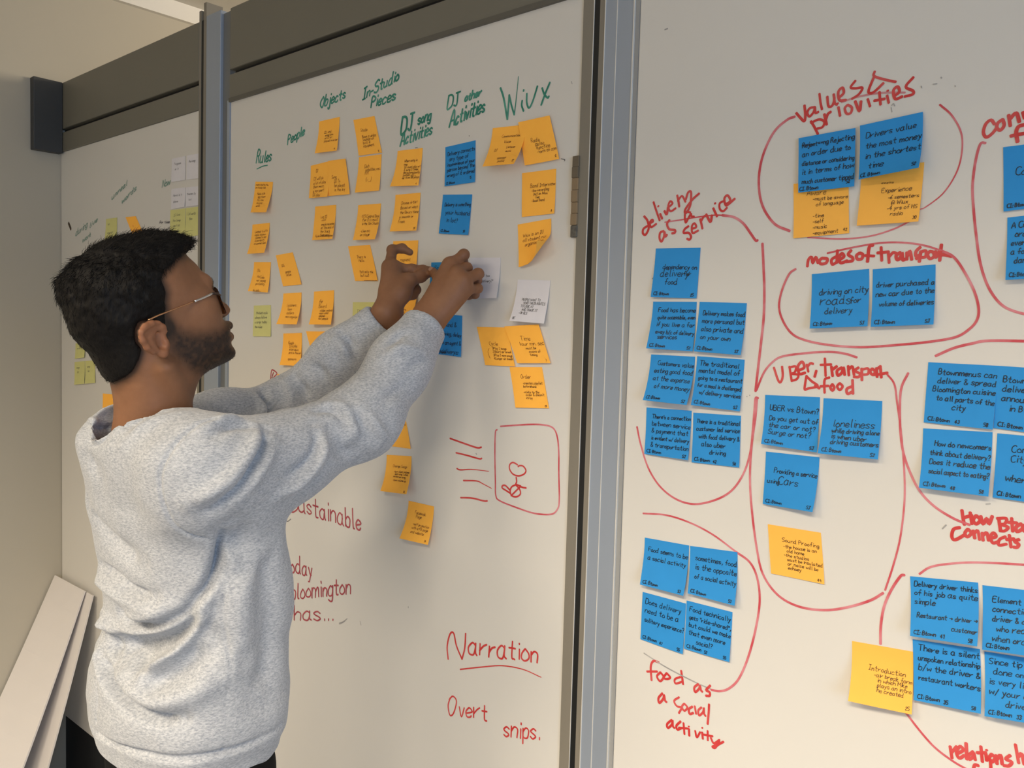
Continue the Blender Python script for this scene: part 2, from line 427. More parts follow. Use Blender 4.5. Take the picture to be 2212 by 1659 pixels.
def note(kind, quad, label, group, blocks=(), base=0.0008, pen=None, penw=None, curl=0.0, fixh=None, warp=1.9):
    """quad: photo pixels TL, TR, BR, BL. The top edge sticks to the board, the lower edge stands off it."""
    rng = np.random.default_rng(_seed[0]); _seed[0] += 1
    tl, tr = at(*quad[0], base), at(*quad[1], base)
    e = tr - tl

    def low(px, top):
        p0, p1 = at(*px, 0.0), at(*px, 0.1)
        a0, a1 = np.dot((p0 - top)[[0, 2]], e[[0, 2]]), np.dot((p1 - top)[[0, 2]], e[[0, 2]])
        h = 0.1 * a0 / (a0 - a1) if abs(a0 - a1) > 1e-9 else 0.0
        h = min(max(h, base + 0.0015), 0.034)
        return at(*px, h), h
    if fixh is None:
        br, hr = low(quad[2], tr); bl, hl = low(quad[3], tl)
    else:
        hr, hl = fixh; br, bl = at(*quad[2], hr), at(*quad[3], hl)

    def P(u, v):
        u, v = np.asarray(u, float)[:, None], np.asarray(v, float)[:, None]
        p = (tl * (1 - u) + tr * u) * (1 - v) + (bl * (1 - u) + br * u) * v
        hb = hl * (1 - u) + hr * u
        off = base + (hb - base) * np.clip(v, 0, 2) ** warp + curl * np.clip(u + v - 1.25, 0, 1) ** 2
        off = off + 0.0006 * np.sin(3 * u + 5 * v + _seed[0]) * v
        p[:, 1] = -off[:, 0]
        p[:, 2] += (curl * 0.9 * np.clip(u + v - 1.25, 0, 1) ** 2)[:, 0]
        return p

    def N(u, v):
        u, v = np.asarray(u, float), np.asarray(v, float)
        n = np.cross(P(u + .01, v) - P(u - .01, v), P(u, v - .01) - P(u, v + .01))
        n /= np.linalg.norm(n, axis=1)[:, None]
        return np.where(n[:, 1:2] > 0, -n, n)
    nx, ny = 6, 12
    uu, vv = np.meshgrid(np.linspace(0, 1, nx + 1), np.linspace(0, 1, ny + 1))
    top = P(uu.ravel(), vv.ravel()); nn = N(uu.ravel(), vv.ravel())
    back = top - nn * 0.0003
    K = len(top); W_ = nx + 1
    q = np.array([[i * W_ + j, (i + 1) * W_ + j, (i + 1) * W_ + j + 1, i * W_ + j + 1] for i in range(ny) for j in range(nx)])
    rim = [j for j in range(W_)] + [i * W_ + nx for i in range(1, ny + 1)] + [ny * W_ + j for j in range(nx - 1, -1, -1)] + [i * W_ for i in range(ny - 1, 0, -1)]
    rq = np.array([[rim[c], rim[(c + 1) % len(rim)], K + rim[(c + 1) % len(rim)], K + rim[c]] for c in range(len(rim))])
    root = empty('sticky_note', (tl + tr) / 2, label, 'sticky note', group)
    pap = add_mesh('paper', np.vstack([top, back]), np.vstack([q, K + q[:, ::-1], rq]), M[NMAT[kind]], root, smooth=True)
    fl = np.ones(len(pap.data.polygons), dtype=bool); fl[2 * len(q):] = False
    pap.data.polygons.foreach_set('use_smooth', fl)
    for pg in list(pap.data.polygons)[2 * len(q):]:
        for li in pg.loop_indices: pap.data.edges[pap.data.loops[li].edge_index].use_edge_sharp = True
    pen = pen or {'b': 'pen_blue', 'o': 'pen_brown'}.get(kind, 'pen')
    pw = penw or (0.00095 if kind == 'b' else 0.0006)
    wpx, hpx = np.linalg.norm(e), 0.076
    rb = Ribbons()
    for (u0, v0, size, step, lines) in blocks:
        for i, ln in enumerate(lines.split('|')):
            if not ln.strip(): continue
            ind = 0
            while ln.startswith('~'): ind += 1; ln = ln[1:]
            st, w = text_strokes(ln, rng, 2)
            sc = sx = size * (1.12 if kind == 'b' else 0.98) / 9.0                                    # one unit as a fraction of the note height
            ux = u0 + ind * 0.06
            if ux + w * sx > 0.985:
                f_ = max((0.985 - ux) / (w * sx), 0.45); sx *= f_; sc *= max(f_ ** 0.5, 0.78)
            v = v0 + i * step
            tilt = rng.uniform(-0.02, 0.02)
            for p in st:
                u_ = ux + p[:, 0] * sx; v_ = v - p[:, 1] * sc + tilt * (u_ - ux)
                u_, v_ = np.clip(u_, 0.01, 0.99), np.clip(v_, 0.01, 0.99)
                nrm = N(u_, v_)
                rb.add(P(u_, v_) + nrm * 0.00035, nrm, pw * rng.uniform(0.85, 1.15))
    if rb.n: rb.build('lettering', M[pen], root)
    return root


GO, GB, GR, GRO, GL = ('orange notes on the middle whiteboard', 'blue notes on the middle whiteboard', 'blue notes on the right whiteboard', 'orange notes on the right whiteboard', 'notes on the corner whiteboard')
o = lambda q, l, b=(), **k: note('o', q, l, GO, b, **k)
# columns of the middle board
o([(551.7, 392.5), (589.5, 393), (574.3, 458.4), (541.4, 458.9)], 'orange note directly under the green heading Rules, topmost of its column', [(.06, .13, .075, .09, 'restricted by the|on studio time'), (.2, .42, .075, .10, 'Radio is 80%|~has chosen|~FCC rules|~no curse|~words')])
o([(545.3, 485.3), (582.5, 481.2), (569.9, 545.6), (534.2, 548.7)], 'orange note second below the heading Rules', [(.2, .3, .085, .10, 'Limited to a FM|radio station|~license to say|~no profanity|~on commercials')])
o([(548.9, 566.1), (584.9, 566.1), (577.6, 631.7), (535.7, 628.8)], 'orange note third below the heading Rules, above the lime note', [(.25, .33, .09, .11, 'DJs||~FM Code|~not saying|~profanity||no ads|they pay')])
note('l', [(548.2, 660.1), (584.9, 658.9), (584.4, 727.1), (545.8, 726.4)], 'lime note at the foot of the Rules column, right of the nose', 'lime notes on the middle whiteboard', [(.1, .28, .085, .15, '~the best radio|always follows|a script today|the rules')], pen='pen_grey')
o([(595.7, 551.6), (632.1, 544.9), (651.4, 614.3), (610.9, 618.4)], 'orange note tilting right, topmost under the heading People', [(.2, .4, .09, .1, 'DJs||~~people|~~listen')])
o([(612.1, 634.1), (651.2, 631.7), (641, 700.6), (596.4, 699.9)], 'orange note reading Listeners, second in the People column', [(.28, .44, .1, .12, 'Listeners|~fans|~callers|~not regular')])
o([(612.1, 720.4), (651.9, 719.2), (649.5, 790.3), (603.7, 788.4)], 'orange note lowest whole one in the People column, right of the chin', [(.3, .34, .09, .1, 'Bands|~DJs play|~interviews|~are on the air||~sponsors'), (.88, .97, .05, .1, '11')])
o([(599, 808), (640, 812), (640, 878), (598, 876)], 'orange note mostly hidden by the far sleeve, beside the red arrow')
o([(689.5, 262.4), (733.7, 252.4), (726.8, 324.9), (680.4, 331.1)], 'orange note directly under the green heading Objects', [(.3, .42, .075, .09, 'CD, vinyl|~songs are|~on CD or|~played in order'), (.86, .96, .05, .1, '19')])
o([(671.2, 358.2), (712, 347.8), (707, 424.6), (667.3, 428)], 'orange note second below Objects, left half of the overlapping pair', [(.3, .24, .09, .1, 'DJ'), (.2, .48, .095, .12, 'DJ will do|a lot of play|their music|a new part|DJ play')])
o([(709, 347.4), (746.1, 342.6), (755.5, 419.5), (708, 423.4)], 'orange note second below Objects, right half of the overlapping pair', [(.2, .52, .095, .12, 'Song|~~DJ To|~~be played|~~in the sky')], base=.0028)
o([(681, 446.3), (725.9, 442.4), (718.2, 515.9), (673.6, 518.6)], 'orange note third below Objects, with a line of writing along its foot', [(.3, .36, .09, .11, 'Log ID|~====|~song is recorded|~at the end of|~the track|~they need'), (.15, .92, .075, .1, 'Rules of Bloomington')])
o([(678.4, 630), (721.3, 626.8), (714.6, 701.1), (666.8, 700.6)], 'orange note reading Air Board, above the far sleeve', [(.3, .36, .12, .15, 'Air|Board'), (.36, .62, .08, .08, '-slides control|-mics used|-phones|-not people')])
o([(661, 715.6), (703.3, 716), (722, 790), (680, 792)], 'orange note tilted behind the far sleeve, below the Air Board note', [(.3, .54, .12, .1, 'Mic')])
o([(763.3, 259.2), (808.6, 250.5), (824.2, 329.5), (775.4, 336.4)], 'orange note directly under the heading In-Studio Pieces', [(.25, .36, .09, .1, 'Studio'), (.28, .54, .085, .085, 'Room is white|Soundproof|built in|equipment'), (.86, .97, .05, .1, '13')])
o([(775.4, 339.8), (824.2, 333), (818.4, 411.3), (766.7, 415.9)], 'orange note with a small bowl sketch, second under In-Studio Pieces', [(.28, .33, .1, .1, 'Dish|~satellites, rec.|~FM'), (.4, .72, .12, .1, '(~_)|')])
o([(773.8, 443.3), (822.8, 439.4), (809.8, 516.7), (762.1, 518.6)], 'orange note third under In-Studio Pieces, above the one tilting right', [(.22, .37, .09, .105, 'OTS Control Desk|~For DJs must|~is the Skin Studio||~-Live mic|~on stage')])
o([(752, 532.3), (799, 528.7), (815.9, 606.6), (766.4, 606.6)], 'orange note tilting right, left of the raised index finger', [(.3, .36, .09, .105, 'There is|~Hello|||Not only mix|but cut||~~-comment|~~-music question|~~to listener request')])
note('l', [(762.3, 652.9), (811, 652.9), (806, 735), (760, 733)], 'lime note half hidden by the cuff of the far sleeve', 'lime notes on the middle whiteboard', [(.2, .28, .09, .16, 'Title|couldn\'t put|Business')], pen='pen_grey')
o([(859, 326), (912.8, 319.6), (903.4, 400.4), (842.7, 402.7)], 'orange note directly under the heading DJ song Activities', [(.32, .34, .075, .09, 'When song is|new'), (.36, .51, .072, .075, 'DJ must play at|a song 5 times|the automatically|System will...|for from 100 plays'), (.9, .97, .05, .1, '4')])
o([(854.4, 421), (908.2, 416), (898.4, 497.8), (842.3, 500)], 'orange note second under DJ song Activities, above the curled index finger', [(.26, .28, .085, .125, 'Choose Artist|Based on what|the library tone|is smooth or|Fresh'), (.88, .97, .06, .1, '30')])
o([(849.4, 521), (903.4, 519.2), (895, 605), (840, 606)], 'orange note framed by the curled index finger of the left hand', [(.3, .52, .09, .14, '~request|~New song'), (.38, .82, .06, .1, '-what is hot|for the listener')])
o([(852, 612), (903, 610), (886, 692), (838, 690)], 'orange note in shade behind the two wrists', [(.3, .75, .08, .1, 'listeners|playlists')])
o([(826, 884), (872, 886), (887.5, 969.5), (838, 963)], 'orange note cut off by the elbow of the near sleeve', [(.6, .3, .08, .1, '~~be|~~needs')])
o([(776, 742), (826, 742), (812, 822), (765, 822)], 'orange note hidden between the two sleeves')
o([(835.3, 982.5), (888.5, 985.5), (877.7, 1067.7), (821.6, 1060.4)], 'orange note reading Change Songs, below the near elbow', [(.28, .33, .08, .1, 'Change Songs'), (.34, .47, .06, .065, '-turn down volume|~and song 1 while|-raise new song'), (.36, .7, .06, .06, '-turn volume up'), (.88, .97, .05, .1, '16')])
o([(882.7, 1081.7), (937.2, 1094), (923.5, 1177.2), (863.3, 1162.7)], 'orange note reading Facebook Page, lowest on the middle whiteboard', [(.3, .3, .085, .105, 'Facebook|~Page'), (.3, .6, .075, .1, '-self promotion|with a FB page|and website'), (.86, .95, .05, .1, '20')])
note('b', [(962, 318), (1027, 303.1), (1024.8, 393.1), (960.7, 402.7)], 'blue note directly under the heading DJ other Activities', GB, [(.08, .24, .09, .135, 'Delivery connects|~any type of|inconvenience of your|person beyond the|wrong of it ordered'), (.06, .96, .05, .1, 'CI. Btown'), (.84, .9, .05, .1, '15')], penw=.0009)
note('b', [(956.8, 420.6), (1019.8, 419.9), (1010.6, 507.6), (947.6, 504.2)], 'blue note reading Delivery is something, second under DJ other Activities', GB, [(.1, .3, .1, .2, 'Delivery is something|~your husband|~~in lot?'), (.06, .95, .05, .1, 'CI. Btown'), (.82, .94, .05, .1, '50')], penw=.0009)
note('b', [(931.7, 567), (1000, 565), (990, 650), (925, 648)], 'blue note being pressed on by both hands', GB, [(.12, .2, .1, .15, 'Food')], fixh=(.004, .004), penw=.0009)
note('b', [(936, 676), (998.2, 682), (995.5, 771), (930, 763)], 'blue note half hidden behind the near cuff', GB, [(.3, .3, .095, .22, '~sound &|driving, delay|~in an agent &|~delivery'), (.3, .97, .06, .1, 'Btown'), (.85, .95, .05, .1, 'EJ')], penw=.0009)
note('w', [(1016, 556.6), (1081.4, 556.6), (1072.2, 643.5), (1006, 646)], 'white note touching the knuckles of the near hand', 'white notes on the middle whiteboard', [(.45, .47, .07, .13, 'of two|delivery?"')], pen='pen_grey', fixh=(.010, .006))
note('w', [(1118.2, 603.7), (1188.6, 606), (1174.2, 699), (1100.7, 693)], 'white note on bare board right of the hands', 'white notes on the middle whiteboard', [(.22, .5, .058, .08, 'PEOPLE WANT TO|~SEND THEIR ROUTES|TO LOOK AT|~AND TRACK IT|-OK BLS'), (.06, .95, .06, .1, 'OK')], pen='pen_grey')
o([(1064.4, 276.8), (1137.7, 268.8), (1109, 353.5), (1042.7, 359.7)], 'orange note with a circle diagram under the large heading', [(.32, .27, .07, .1, 'Communication'), (.42, .42, .075, .1, 'Voice'), (.2, .62, .07, .1, 'DJ'), (.55, .56, .06, .1, 'Listener'), (.38, .84, .07, .08, 'sponsor|~public'), (.88, .93, .05, .1, '22'), (.56, .66, .06, .1, 'music')])
o([(1119.4, 264.2), (1186.9, 249.3), (1207.5, 343.2), (1133.8, 357.4)], 'orange note reading Radio, overlapping the circle diagram note', [(.3, .52, .09, .09, 'Radio|~~pulse|~~function|~~-form of com'), (.9, .94, .05, .1, '12')], base=.0035)
o([(1127.8, 374.1), (1201.3, 364.5), (1197.2, 461.1), (1126.9, 468.7)], 'orange note reading Band Interview', [(.26, .36, .09, .1, 'Band Interview'), (.3, .46, .065, .075, '-live recording|~put on Wiux|~~live|-local band'), (.9, .95, .05, .1, '8')])
o([(1118.2, 485.2), (1190.4, 471.9), (1183, 557), (1119.9, 577.2)], 'orange note about a student run organization, its lower corner curling up', [(.15, .33, .085, .11, 'Wiux is an IU|all student run|~organization')], curl=.05, fixh=(.012, .006))
o([(1030, 706.2), (1094, 707.4), (1112.7, 791.8), (1048, 788.6)], 'orange note reading Cycle, with a numbered list', [(.3, .47, .1, .1, 'Cycle'), (.36, .58, .065, .088, '1)Play 2 songs|2)Short air break|3)Play 2 more songs|4)Longer air break'), (.18, .78, .25, .1, '('), (.95, .98, .03, .1, '.')])
o([(1089.3, 705), (1163.3, 700.6), (1188.7, 784.5), (1117.5, 784.5)], 'orange note reading Time, overlapping the Cycle note', [(.28, .4, .12, .14, '~Time|hour min. sec'), (.42, .64, .07, .085, 'must be|~aware of|~timing'), (.9, .95, .06, .1, ')')], base=.003)
o([(1100.6, 793), (1170.6, 793), (1185, 882.2), (1113.9, 880.5)], 'orange note reading Order, below the Cycle and Time notes', [(.3, .28, .1, .1, 'Order'), (.34, .42, .065, .08, '-creates playlist|beforehand'), (.32, .64, .065, .07, '-sticks to the|~order & doesn\'t|~stray'), (.9, .97, .05, .1, '28')])

# right board
CI = lambda *r: [(.06, .955, .055, .1, 'CI: Btown')] + [(.46, .965, .05, .1, r[0])] * (len(r) > 1) + [(.87, .965, .05, .1, r[-1])]
b_ = lambda q, l, b=(), **k: note('b', q, l, GR, b, **k)
b_([(1416.8, 536.8), (1513.2, 535.1), (1503.9, 644.3), (1405.6, 641.7)], 'blue note reading dependency on delivery for food', [(.2, .42, .085, .1, 'dependency on'), (.16, .57, .13, .1, 'delivery'), (.68, .56, .085, .1, 'for'), (.28, .73, .1, .1, 'food')] + CI('25'))
b_([(1411, 651.5), (1505, 651.9), (1496.2, 759.1), (1395.4, 752.3)], 'blue note reading Food has become quite accessible', [(.14, .22, .085, .15, 'Food has become|quite accessible, even|if you live a far|away b/c of delivery'), (.2, .78, .085, .1, 'services')] + CI('SJ'))
b_([(1511.4, 651.9), (1613.1, 654.9), (1600, 767.1), (1498, 759)], 'blue note reading Delivery makes food more personal', [(.1, .26, .09, .16, 'Delivery makes food|more personal but|also private and|on your own')] + CI('SJ'))
b_([(1406.4, 765.5), (1501.5, 770.6), (1483.2, 874.8), (1388.1, 864.1)], 'blue note reading Customers value eating good food', [(.12, .22, .09, .165, '~Customers value|eating good food|at the expense|~of more money')] + CI('SJ'))
b_([(1506.1, 769.4), (1608.5, 777), (1597.7, 888.6), (1492.3, 874.8)], 'blue note reading The traditional mental model of going to a restaurant', [(.07, .18, .085, .145, 'The traditional|mental model of|going to a restaurant|for a meal is challenged|~w/ delivery services')] + CI('SJ'))
b_([(1396.6, 880.1), (1494, 887.4), (1485.5, 994), (1392.2, 980.2)], 'blue note reading There\'s a connection between service and payment', [(.14, .22, .085, .15, 'There\'s a connection|between service|& payment that|is evident w/ delivery|& transportation')] + CI('SJ'))
b_([(1497.6, 891.3), (1600.5, 898.2), (1595.9, 1010), (1494.2, 998.5)], 'blue note reading There is a traditional customer led service', [(.08, .2, .085, .15, 'There is a traditional|customer led service|~with food delivery &|~~also uber|~~~~~driving')] + CI('42', '58'))
b_([(1392.9, 1161.3), (1488.3, 1178.5), (1475.8, 1287.1), (1382.1, 1262.8)], 'blue note reading Food seems to be a social activity', [(.1, .27, .085, .18, 'Food seems to be|a social activity')] + CI('53'))
b_([(1490.7, 1179.2), (1592.8, 1192.7), (1587, 1308.3), (1484.9, 1282)], 'blue note reading sometimes food is the opposite of a social activity', [(.12, .28, .095, .19, 'sometimes, food|is the opposite|of a social activity')] + CI('53'))
b_([(1388.2, 1278.6), (1481.6, 1303.9), (1474.8, 1412.8), (1382.8, 1380.8)], 'blue note asking Does delivery need to be a solitary experience', [(.08, .22, .1, .19, 'Does delivery|need to be a|solitary experience?')] + CI('47', '55'))
b_([(1483.2, 1297.2), (1582, 1322.4), (1575.3, 1430.3), (1477.5, 1401)], 'blue note reading Food technically gets ride-shared', [(.08, .2, .085, .16, 'Food technically|gets "ride-shared",|but could we make|that even more|~~~social?')] + CI('52', '55'))
note('y', [(1714.2, 397.2), (1832.7, 388), (1833.9, 503.5), (1714.2, 514.9)], 'orange note reading Aware, under the Rejecting an order note', GRO, [(.25, .24, .1, .1, 'Aware'), (.36, .34, .075, .105, '-must be aware|~of language||-time|-self|-music|-equipment'), (.9, .95, .055, .1, '42')])
note('y', [(1862, 363), (1996.5, 350.4), (1983.3, 478.2), (1850.9, 487.6)], 'orange note reading Experience, under the Drivers value note', GRO, [(.34, .33, .07, .1, '====='), (.36, .46, .085, .1, 'Experience'), (.48, .58, .07, .095, '-6 semesters|~@ Wiux|-4 yrs of HS|~radio'), (.9, .95, .055, .1, '30')])
b_([(1725.1, 298.5), (1847.8, 276.2), (1844.8, 402.3), (1724.3, 416.2)], 'blue note reading Rejecting an order due to distance', [(.07, .19, .085, .165, 'Reject==ng Rejecting|an order due to|distance or considering|it in terms of how|much customer tipped'), (.06, .19, .07, .1, '#####'.replace('#', '=')), (.03, .97, .055, .1, 'CI. Btown'), (.86, .93, .05, .1, '52')], base=.004)
b_([(1857.5, 271.4), (1993.4, 241.5), (1984.6, 361.8), (1854.2, 387.6)], 'blue note reading Drivers value the most money', [(.1, .26, .095, .19, 'Drivers value|the most money|in the shortest|~time'), (.03, .97, .055, .1, 'CI. Btown'), (.88, .94, .05, .1, '52')], base=.004)
b_([(1753.7, 592.2), (1877.3, 580.7), (1874, 704.6), (1748.5, 709.5)], 'blue note reading driving on city roads for delivery', [(.14, .4, .1, .1, 'driving on city'), (.16, .58, .15, .1, 'roads'), (.68, .58, .1, .1, 'for'), (.25, .75, .1, .1, 'delivery')] + CI('SJ'))
b_([(1885.3, 581.8), (2020.9, 571.2), (2016.4, 700.7), (1880.7, 706.1)], 'blue note reading driver purchased a new car', [(.06, .32, .085, .165, 'driver purchased a|new car due to the|~volume of deliveries')] + CI('SJ'))
b_([(1653.1, 853.1), (1771.2, 858.1), (1764.1, 977.6), (1644.2, 958.8)], 'blue note asking Do you get out of the car or not', [(.1, .3, .095, .1, 'UBER vs Btown?'), (.1, .5, .09, .14, 'Do you get out of|the car or not?|Surge or not?')] + CI('SJ'))
b_([(1779, 860.2), (1905.7, 866.3), (1895.7, 992.6), (1766.6, 979.1)], 'blue note reading loneliness while driving alone', [(.2, .5, .12, .1, 'loneliness'), (.19, .61, .075, .1, 'while driving alone|is when uber|driving customers')] + CI('SJ'))
b_([(1654.5, 975.5), (1770.1, 988), (1754.5, 1106.4), (1647.7, 1088.6)], 'blue note reading Providing a service using cars', [(.18, .38, .095, .1, 'Providing a service'), (.06, .58, .08, .1, 'using'), (.28, .58, .13, .1, 'Cars')] + CI('SJ'))
note('y', [(1658.4, 1132.4), (1773, 1150.9), (1780.8, 1262.2), (1665.5, 1238.8)], 'orange note reading Sound Proofing', GRO, [(.26, .3, .085, .1, 'Sound Proofing'), (.28, .42, .07, .085, '-the house is an|~old home|-the studios|~must be insulated|~or noise will be|~echoey'), (.88, .97, .05, .1, '49')])
b_([(2005.3, 782.4), (2157, 790.2), (2144.6, 927.9), (1994.9, 912.2)], 'blue note reading Btownmenus can deliver and spread Bloomington cuisine', [(.1, .19, .085, .14, '~Btownmenus can|~deliver & spread|Bloomington cuisine|~to all parts of the|~~~~~city')] + CI('43', '58'))
b_([(2157, 790.2), (2318, 801), (2306, 946), (2145.6, 924.6)], 'blue note reading Btown deliver, right of the Bloomington cuisine note', [(.08, .25, .085, .15, 'Btown menus|deliver to|announce|~~in Btown')] + CI('58'))
b_([(1994.2, 925.3), (2144, 933.7), (2134.8, 1072.7), (1985.1, 1053.2)], 'blue note asking How do newcomers think about delivery', [(.12, .28, .09, .155, '~How do newcomers|think about delivery?|Does it reduce the|social aspect to eating?')] + CI('48', '58'))
b_([(2154.4, 936), (2312, 950), (2300, 1096), (2144.6, 1074.3)], 'blue note starting Comp City, right of the newcomers note', [(.16, .27, .1, .15, '~Comparing|~City to||where it')] + CI('58'))
b_([(1965.8, 1244.8), (2112.7, 1258.6), (2110.5, 1396.4), (1966.1, 1373.7)], 'blue note reading Delivery driver thinks of his job as quite simple', [(.06, .16, .085, .15, 'Delivery driver thinks|of his job as quite|simple'), (.1, .68, .08, .1, 'Restaurant > driver >'), (.62, .83, .07, .1, 'customer')] + CI('41', '58'))
b_([(2122.1, 1264.2), (2280, 1282), (2275, 1425), (2121.5, 1403.3)], 'blue note starting Element of connectivity, at the edge of the picture', [(.14, .25, .085, .15, 'Element of|connectivity b/w|driver & customer|~who receives|when ordering')] + CI('58'))
b_([(1971.3, 1381.2), (2116.8, 1402.5), (2118.8, 1541.6), (1973.5, 1512.6)], 'blue note reading There is a silent unspoken relationship', [(.08, .17, .09, .16, 'There is a silent|unspoken relationship|b/w the driver &|restaurant workers')] + CI('35', '58'))
b_([(2126.5, 1407.5), (2285, 1432), (2283, 1572), (2126.5, 1547.2)], 'blue note starting Since tip is done online', [(.06, .18, .09, .16, 'Since tip is|~done online|is very likely|w/ your delivery|~~~~driver')] + CI('33', '58'))
note('y', [(1840.7, 1384.8), (1972.1, 1408), (1969.4, 1543.6), (1831.9, 1514)], 'orange note reading Introduction', GRO, [(.28, .44, .085, .1, 'Introduction'), (.38, .53, .07, .08, '-air break form|~in which Mike|~plays an intro|~he created'), (.9, .95, .055, .1, '25')])
b_([(2167, 318), (2310, 300), (2305, 440), (2168, 457)], 'blue note starting Co, upper one at the picture edge', [(.2, .46, .11, .1, 'Convenience')] + CI('58'))
b_([(2176, 470), (2315, 455), (2310, 595), (2172, 605)], 'blue note starting A C, lower one at the picture edge', [(.07, .18, .085, .14, 'A Customer|~orders|every time|a food|~damn')] + CI('58'))
# corner board
W_, Y_ = ('w', 'l')
n_ = lambda k, q, l, b=(), **kw: note(k, q, l, GL, b, pen='pen_grey', **kw)
n_('w', [(371, 343), (400, 337), (399, 389), (370, 393)], 'faint white note on the corner board, upper left of its four', [(.2, .3, .1, .22, 'Programs|~on  it')])
n_('w', [(404, 336), (432, 331), (431, 385), (402, 388)], 'faint white note on the corner board, upper right of its four', [(.15, .3, .1, .2, 'the songs')])
n_('w', [(370, 408), (400, 405), (399, 447), (369, 452)], 'faint white note on the corner board, lower left of its four', [(.15, .4, .12, .3, 'News is it|above')])
n_('w', [(401, 405), (431, 402), (430, 443), (400, 447)], 'faint white note on the corner board, lower right of its four', [(.1, .4, .12, .3, 'themes by|~~list')])
n_('l', [(368, 454), (401, 450), (399, 507), (366, 512)], 'lime note on the corner board above the forehead hair, left of two', [(.2, .25, .09, .2, '~DJ first|New Songs|start list|requests')])
n_('l', [(402, 449.5), (431, 446), (429, 508), (398, 513)], 'lime note on the corner board above the forehead hair, right of two', [(.15, .25, .1, .18, 'List words|~~then')])
n_('l', [(229, 473), (253, 470), (251, 516), (226, 520)], 'lime note on the corner board above the crown of the head', [(.2, .3, .1, .4, 'list|song list')])
n_('o', [(271, 469), (293, 467), (312, 512), (290, 516)], 'orange note on the corner board poking up behind the hair', [(.3, .45, .12, .2, '~a|~song')])
n_('l', [(163, 742), (183, 738), (182, 772), (161, 775)], 'lime note on the corner board behind the head, above the pair', [(.2, .4, .1, .2, 'on air')])
n_('l', [(161, 782), (183, 780), (182, 829), (160, 831)], 'lime note on the corner board behind the neck, left of the pair', [(.2, .3, .1, .2, 'songs|~list')])
n_('l', [(184, 780), (205, 778), (205, 827), (183, 829)], 'lime note on the corner board behind the neck, right of the pair', [(.2, .3, .1, .2, 'songs|~list')])
n_('o', [(222, 850), (246, 852), (245, 905), (220, 902)], 'orange note on the corner board just above the sweater collar')

# ------------------------------------------------------------------ marker writing on the boards (part of each board)
_r = np.random.default_rng(5)


def on_wall(pts, wid, rb, taper=1.0):
    P = np.array([at(x, y, 0.0004) for x, y in pts])
    rb.add(P, np.tile(NUP, (len(P), 1)), wid, taper)


def word(rb, txt, p0, p1, h, wid=0.0045, slant=0.1, up=None, jit=0.3):
    """one word along the pixel baseline p0-p1 with capitals h pixels high"""
    st, w = text_strokes(txt, _r, 4, slant, jit)
    p0, p1 = np.array(p0, float), np.array(p1, float)
    ex = (p1 - p0) / w
    uy = np.array(up if up is not None else (0.02, -1.0)) * h / 9.0
    for q in st: on_wall([p0 + ex * a + uy * b for a, b in q], wid * _r.uniform(.9, 1.1), rb)


def lettering(board, m, label, words, name='lettering'):
    rb = Ribbons()
    for wd_ in words:
        if isinstance(wd_, dict): word(rb, **wd_)
        elif isinstance(wd_[0], str): word(rb, *wd_)
        else: on_wall(catmull(wd_[1], 6), wd_[0], rb, wd_[2] if len(wd_) > 2 else 1.0)
    return rb.build(name, M[m], board, label)


def traced(board, m, label, ox, oy, k, wid, txt):
    """marker strokes followed from the photo: 'x,y x,y|x,y ...' in a crop with origin (ox, oy) and scale k"""
    rb = Ribbons()
    for st in txt.split('|'):
        p = [tuple(float(c) for c in q.split(',')) for q in st.split()]
        on_wall(catmull([(ox + x / k, oy + y / k) for x, y in p], 5), wid * _r.uniform(.9, 1.1), rb)
    return rb.build('lettering', M[m], board, label)



G = 0.0036
lettering(wb_m, 'green', 'green heading Rules, underlined', [('Rules', (553, 353), (585, 347), 26, G, .1, (.12, -1)), (G * .7, [(555, 365), (568, 359), (578, 357)])])
lettering(wb_m, 'green', 'green heading People', [('People', (621, 312), (657, 291), 20, G, .1, (.05, -1))])
lettering(wb_m, 'green', 'green heading Objects', [('Objects', (691, 234), (745, 212), 24, G, .1, (.1, -1))])
lettering(wb_m, 'green', 'green heading In-Studio Pieces', [('In-Studio', (783, 216), (860, 173), 24, G, .1, (.1, -1)), ('Pieces', (801, 232), (853, 216), 24, G, .1, (.1, -1))])
lettering(wb_m, 'green', 'green heading DJ song Activities', [('DJ', (866, 288), (892, 280), 38, G * 1.3, .1, (.05, -1)), ('song', (902, 270), (930, 258), 24, G, .1, (.1, -1)), ('Activities', (864, 316), (932, 290), 28, G, .15, (.1, -1))])
lettering(wb_m, 'green', 'green heading DJ other Activities', [('DJ', (966, 235), (991, 226), 27, G, .1, (.05, -1)), ('other', (1004, 219), (1039, 206), 17, G, .1, (.1, -1)), ('Activities', (970, 276), (1046, 240), 32, G, .15, (.1, -1))])
lettering(wb_m, 'green', 'green radio station name, the largest heading', [(G * 1.15, [(1081, 190), (1088, 212), (1096, 258)], ), (G, [(1096, 258), (1098, 234), (1100, 205)]), (G, [(1100, 205), (1105, 228), (1111, 248)]), (G * .7, [(1111, 248), (1116, 205), (1120, 165)], .5), (G, [(1128, 217), (1127, 228), (1131, 240)]), (G, [(1131, 197), (1131.5, 194)]), (G, [(1138, 202), (1138, 222), (1143, 233), (1151, 218), (1161, 186)]), (G, [(1171, 190), (1176, 204), (1183, 211), (1186, 208)]), (G, [(1188, 178), (1178, 202), (1169, 227)])])
lettering(wb_m, 'crimson', 'small red arrow head above the far sleeve', [(.003, [(584, 822), (586, 803), (589, 799), (598, 806), (594, 812), (584, 822)]), (.0026, [(587, 816), (591, 804), (588, 812)]), (.0022, [(592, 816), (592, 832)])], 'marker_arrow')
